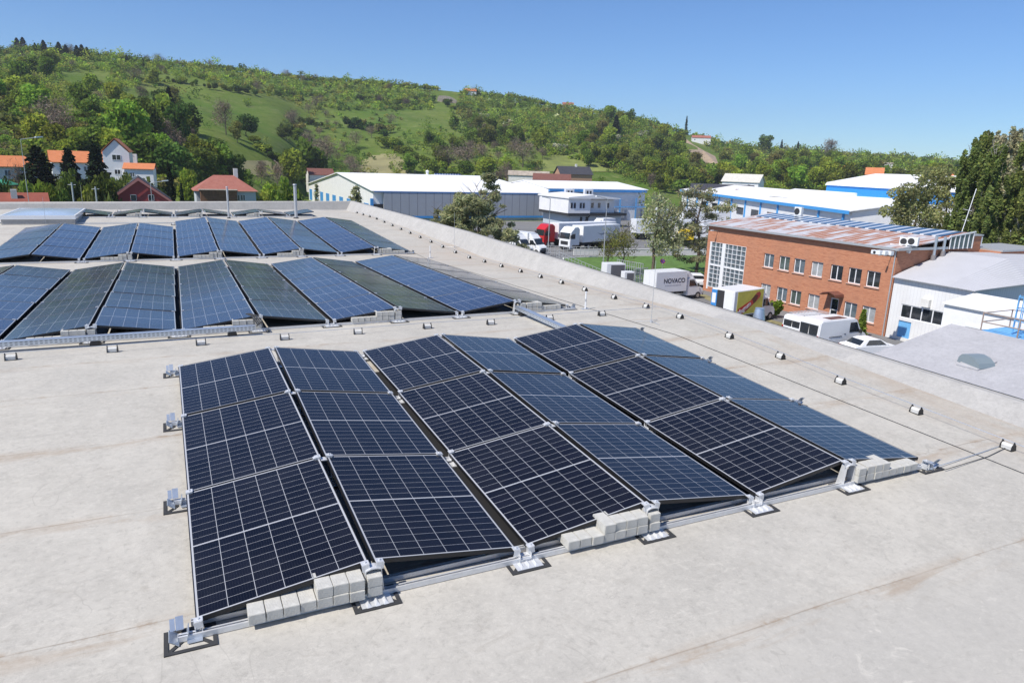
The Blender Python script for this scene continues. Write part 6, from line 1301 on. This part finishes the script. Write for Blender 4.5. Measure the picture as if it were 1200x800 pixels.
M['dry_grass'] = mat('dry_grass', (.24, .22, .10), .95, 0, .25, .08, bump=.4, bscale=2); M['flower_meadow'] = mat('flowering_meadow', (.17, .20, .045), .95, 0, .35, .12, bump=.4, bscale=2)
drape('dry_field', [(418, 206), (424, 190), (440, 182), (462, 181), (478, 192), (492, 206)], M['dry_grass']); drape('flower_meadow', [(628, 196), (650, 178), (690, 172), (728, 182), (758, 196), (745, 202), (640, 202)], M['flower_meadow'])
drape('dry_field', [(262, 196), (276, 188), (318, 190), (322, 206), (268, 208)], M['dry_grass']); drape('garden_track', [(313, 178), (318, 178), (345, 206), (335, 206)], M['dirt'], .3)
# tents of the yard houses
# ---- nearer trees between the halls
def near(kind, name, label, u, vb, top, wpx, D=None, seed=0, n=4200, size=.16, mt=None, bark=None, group=None):
    q = atZ(u, vb, G) if D is None else atD(u, vb, D); base = Vector((q.x, q.y, tz(q.x, q.y))); dep = (base-CAM).dot(fw); t = atD(u, top, math.hypot(base.x-CAM.x, base.y-CAM.y)); H_ = t.z-base.z
    o = tree_proto(name, H_, wpx*dep/FPX, mt, seed, n=n, size=size, kind=kind, bark=bark); o.location = base; tag(o, label, 'tree', group); return o
near('broadpine', 'pine_tree', 'broad rounded pine in front of the grey clad hall, just beyond the parapet', 558, 300, 205, 118, 70, 31, 22000, .095, M['needle'])
near('broadpine', 'pine_tree', 'low pine bush left of the broad pine, over the parapet', 527, 300, 226, 96, 72, 35, 11000, .10, M['needle'])
near('dec', 'slender_tree', 'tall thin leaved tree with pale trunk behind the no stopping sign', 764, 324, 200, 84, None, 32, 3800, .11, M['needle'])
near('pine', 'pine_tree', 'dark trunked pine with flat layers left of the brick building', 815, 322, 213, 120, None, 33, 6500, .12, M['needle'])
near('bare', 'young_tree', 'thin young tree with few leaves in front of the lorry trailers', 728, 320, 262, 52, None, 34, 900, .14, M['leaf_olive'])
near('bare', 'young_tree', 'small sparse tree by the tall street lamp', 712, 318, 264, 34, None, 36, 500, .13, M['leaf_olive'])
near('pine', 'small_pine', 'small pine peeping over the parapet at the left of the grey clad hall', 418, 250, 214, 34, 60, 37, 1500, .12, M['needle'])
near('conifer', 'small_conifer', 'small conifer peeping over the parapet before the white gable', 372, 246, 216, 16, 62, 38, 700, .12, M['needle'])
for i, (u, top, w_, D, mtk) in enumerate([(1117, 163, 32, 105, 'poplar'), (1131, 153, 30, 112, 'poplar'), (1148, 168, 34, 102, 'poplar'), (1162, 153, 36, 116, 'poplar_pale'), (1180, 162, 34, 104, 'poplar'), (1200, 160, 36, 98, 'poplar'), (1143, 158, 34, 122, 'poplar_pale'), (1186, 157, 34, 120, 'poplar_pale'), (1216, 166, 40, 96, 'poplar')]):
    near('poplar', 'poplar_tree', 'tall dense green poplar at the right edge, %s from the left' % ORD[[0, 1, 3, 4, 6, 7, 2, 5, 8][i]] if mtk == 'poplar' else 'tall poplar with paler sparse crown at the right edge, %s from the left' % ORD[[0, 1, 3, 4, 6, 7, 2, 5, 8][i]], u, 300, top, w_, D, 50+i, 17000, .14, M[mtk], group='poplars at the right edge')
for i, (u, top, w_, D) in enumerate([(1062, 186, 52, 112), (1086, 180, 44, 118), (1048, 205, 40, 104), (1098, 196, 30, 110)]): near('dec', 'broadleaf_tree', 'light airy tree left of the poplars, %s from the left' % ORD[[1, 2, 0, 3][i]], u, 290, top, w_, D, 70+i, 4200, .12, M['air_leaf'], group='airy trees left of the poplars')
near('dec', 'garden_bush', 'round green bush against the brick wall behind the ice cream truck', 908, 372, 352, 20, None, 80, 900, .12, M['leaf_bright']); near('dec', 'low_juniper', 'low dark juniper bed at the foot of the brick wall', 936, 384, 370, 30, None, 81, 1200, .1, M['leaf_dark'])
near('conifer', 'thuja', 'small upright thuja between two lower windows of the brick wall', 1008, 395, 362, 12, None, 82, 1500, .08, M['leaf'])
# ---- trees round the houses on the left
hr_ = np.random.default_rng(5)
for i in range(30):
    u = -8+i*6.1+hr_.normal(0, 1.5); D = hr_.uniform(124, 132); top = hr_.uniform(203, 213)+(4 if 20 < u < 60 else 0); b = atD(u, 240, D); z_ = min(tz(b.x, b.y), b.z); t = atD(u, top, D); k = ['dec_b', 'dec_a', 'dec_d', 'shrub_b', 'dec_b'][i % 5]
    plant(k, (b.x, b.y, z_), t.z-z_, hr_.uniform(.55, .8), 'green garden tree in the row below the orange roofed houses', 'garden trees below the orange roofs', 'tree')
for i, (k, u, vb, top, w_, D, lab) in enumerate([
    ('con_a', 48, 226, 170, 84, 118, 'big dark blue-green spruce in front of the gap between the orange roofs'), ('con_a', 83, 212, 172, 52, 125, 'narrow dark spruce standing before the long orange roof, left one'), ('con_a', 115, 212, 168, 60, 122, 'dark spruce standing before the long orange roof, right one'),
    ('bare_a', 23, 212, 184, 24, 124, 'small bare tree in front of the left orange roofed house'), ('dec_a', 38, 236, 208, 34, 105, 'green garden tree left of the bright bush'), ('dec_c', 56, 240, 209, 34, 100, 'bright yellow-green garden tree in front of the spruce'), ('dec_b', 84, 240, 196, 36, 108, 'dark leafy tree under the narrow spruce'),
    ('dec_a', 102, 240, 214, 28, 104, 'small green garden tree right of the dark leafy tree'), ('dec_b', 122, 240, 200, 44, 106, 'dark green tree below the tall white house, left one'), ('dec_b', 140, 236, 204, 36, 110, 'dark green tree below the tall white house, right one'), ('shrub_d', 110, 240, 222, 30, 98, 'olive garden shrub behind the back parapet'),
    ('con_a', 201, 240, 190, 24, 115, 'dark spruce right of the red gabled house'), ('con_b', 214, 240, 214, 13, 110, 'small dark cypress left of the hipped red roof'), ('dec_c', 224, 232, 196, 26, 150, 'light green tree behind the hipped red roof, left side'), ('dec_a', 306, 236, 222, 30, 128, 'green bush right of the hipped red roof house'), ('dec_c', 318, 232, 212, 26, 150, 'light green shrub right of the hipped red roof house, farther one'),
    ('dec_a', 338, 236, 205, 34, 120, 'pale green tree over the parapet, left of the white gable'), ('dec_b', 4, 240, 205, 30, 112, 'dark hedge tree at the left edge'), ('dec_d', 18, 244, 218, 34, 98, 'olive bush at the left edge over the low red roof'), ('dec_b', 150, 214, 200, 20, 138, 'dark shrub in front of the white outbuilding'), ('bare_b', 186, 206, 176, 26, 190, 'bare tree behind the white outbuilding'), ('dec_b', 70, 236, 216, 30, 103, 'low dark garden tree between the bright bush and the narrow spruce')]):
    b = atD(u, vb, D); dep = (b-CAM).dot(fw); z_ = tz(b.x, b.y); t = atD(u, top, D); H_ = max(2, t.z-min(z_, b.z)); o = plant(k, (b.x, b.y, min(z_, b.z)), H_, 1, lab, 'garden trees on the left')
    cr = [c for c in o.children if c.name.startswith('crown')][0]; wd = max(v.co.x for v in cr.data.vertices)-min(v.co.x for v in cr.data.vertices); f = (w_*dep/FPX)/(wd*H_/HP[k]); o.scale = (o.scale[2]*f, o.scale[2]*f, o.scale[2])
q = atD(4, 216, 120); o = empty('parasol', q, 0, 'green parasol by the left orange roofed house', 'parasol'); m = MB(); m.tube((0, 0, -1.5), (0, 0, .6), .04, 6); m.build('pole', M['galv_pole'], o); m = MB(); m.tube((0, 0, 0), (0, 0, .7), 1.9, 10, r2=.1); m.build('canopy', M['green_fabric'], o)
for k, e in PR.items():
    if not e[1]:
        for c in list(e[0].children): bpy.data.objects.remove(c)
        bpy.data.objects.remove(e[0])
# ---- thin spring haze over the valley
HZ = .00019
m = MB(); m.box((-900, -700, G-1.0), (1300, 1500, 140)); hz = m.build('haze', []); tag(hz, kind='stuff')
hm = bpy.data.materials.new('thin_air'); hm.use_nodes = True; t = hm.node_tree; t.nodes.remove(t.nodes['Principled BSDF']); pv = t.nodes.new('ShaderNodeVolumePrincipled'); pv.inputs['Color'].default_value = (.86, .92, 1, 1); pv.inputs['Density'].default_value = HZ; pv.inputs['Anisotropy'].default_value = .2
t.links.new(pv.outputs[0], t.nodes['Material Output'].inputs['Volume']); hz.data.materials.append(hm)
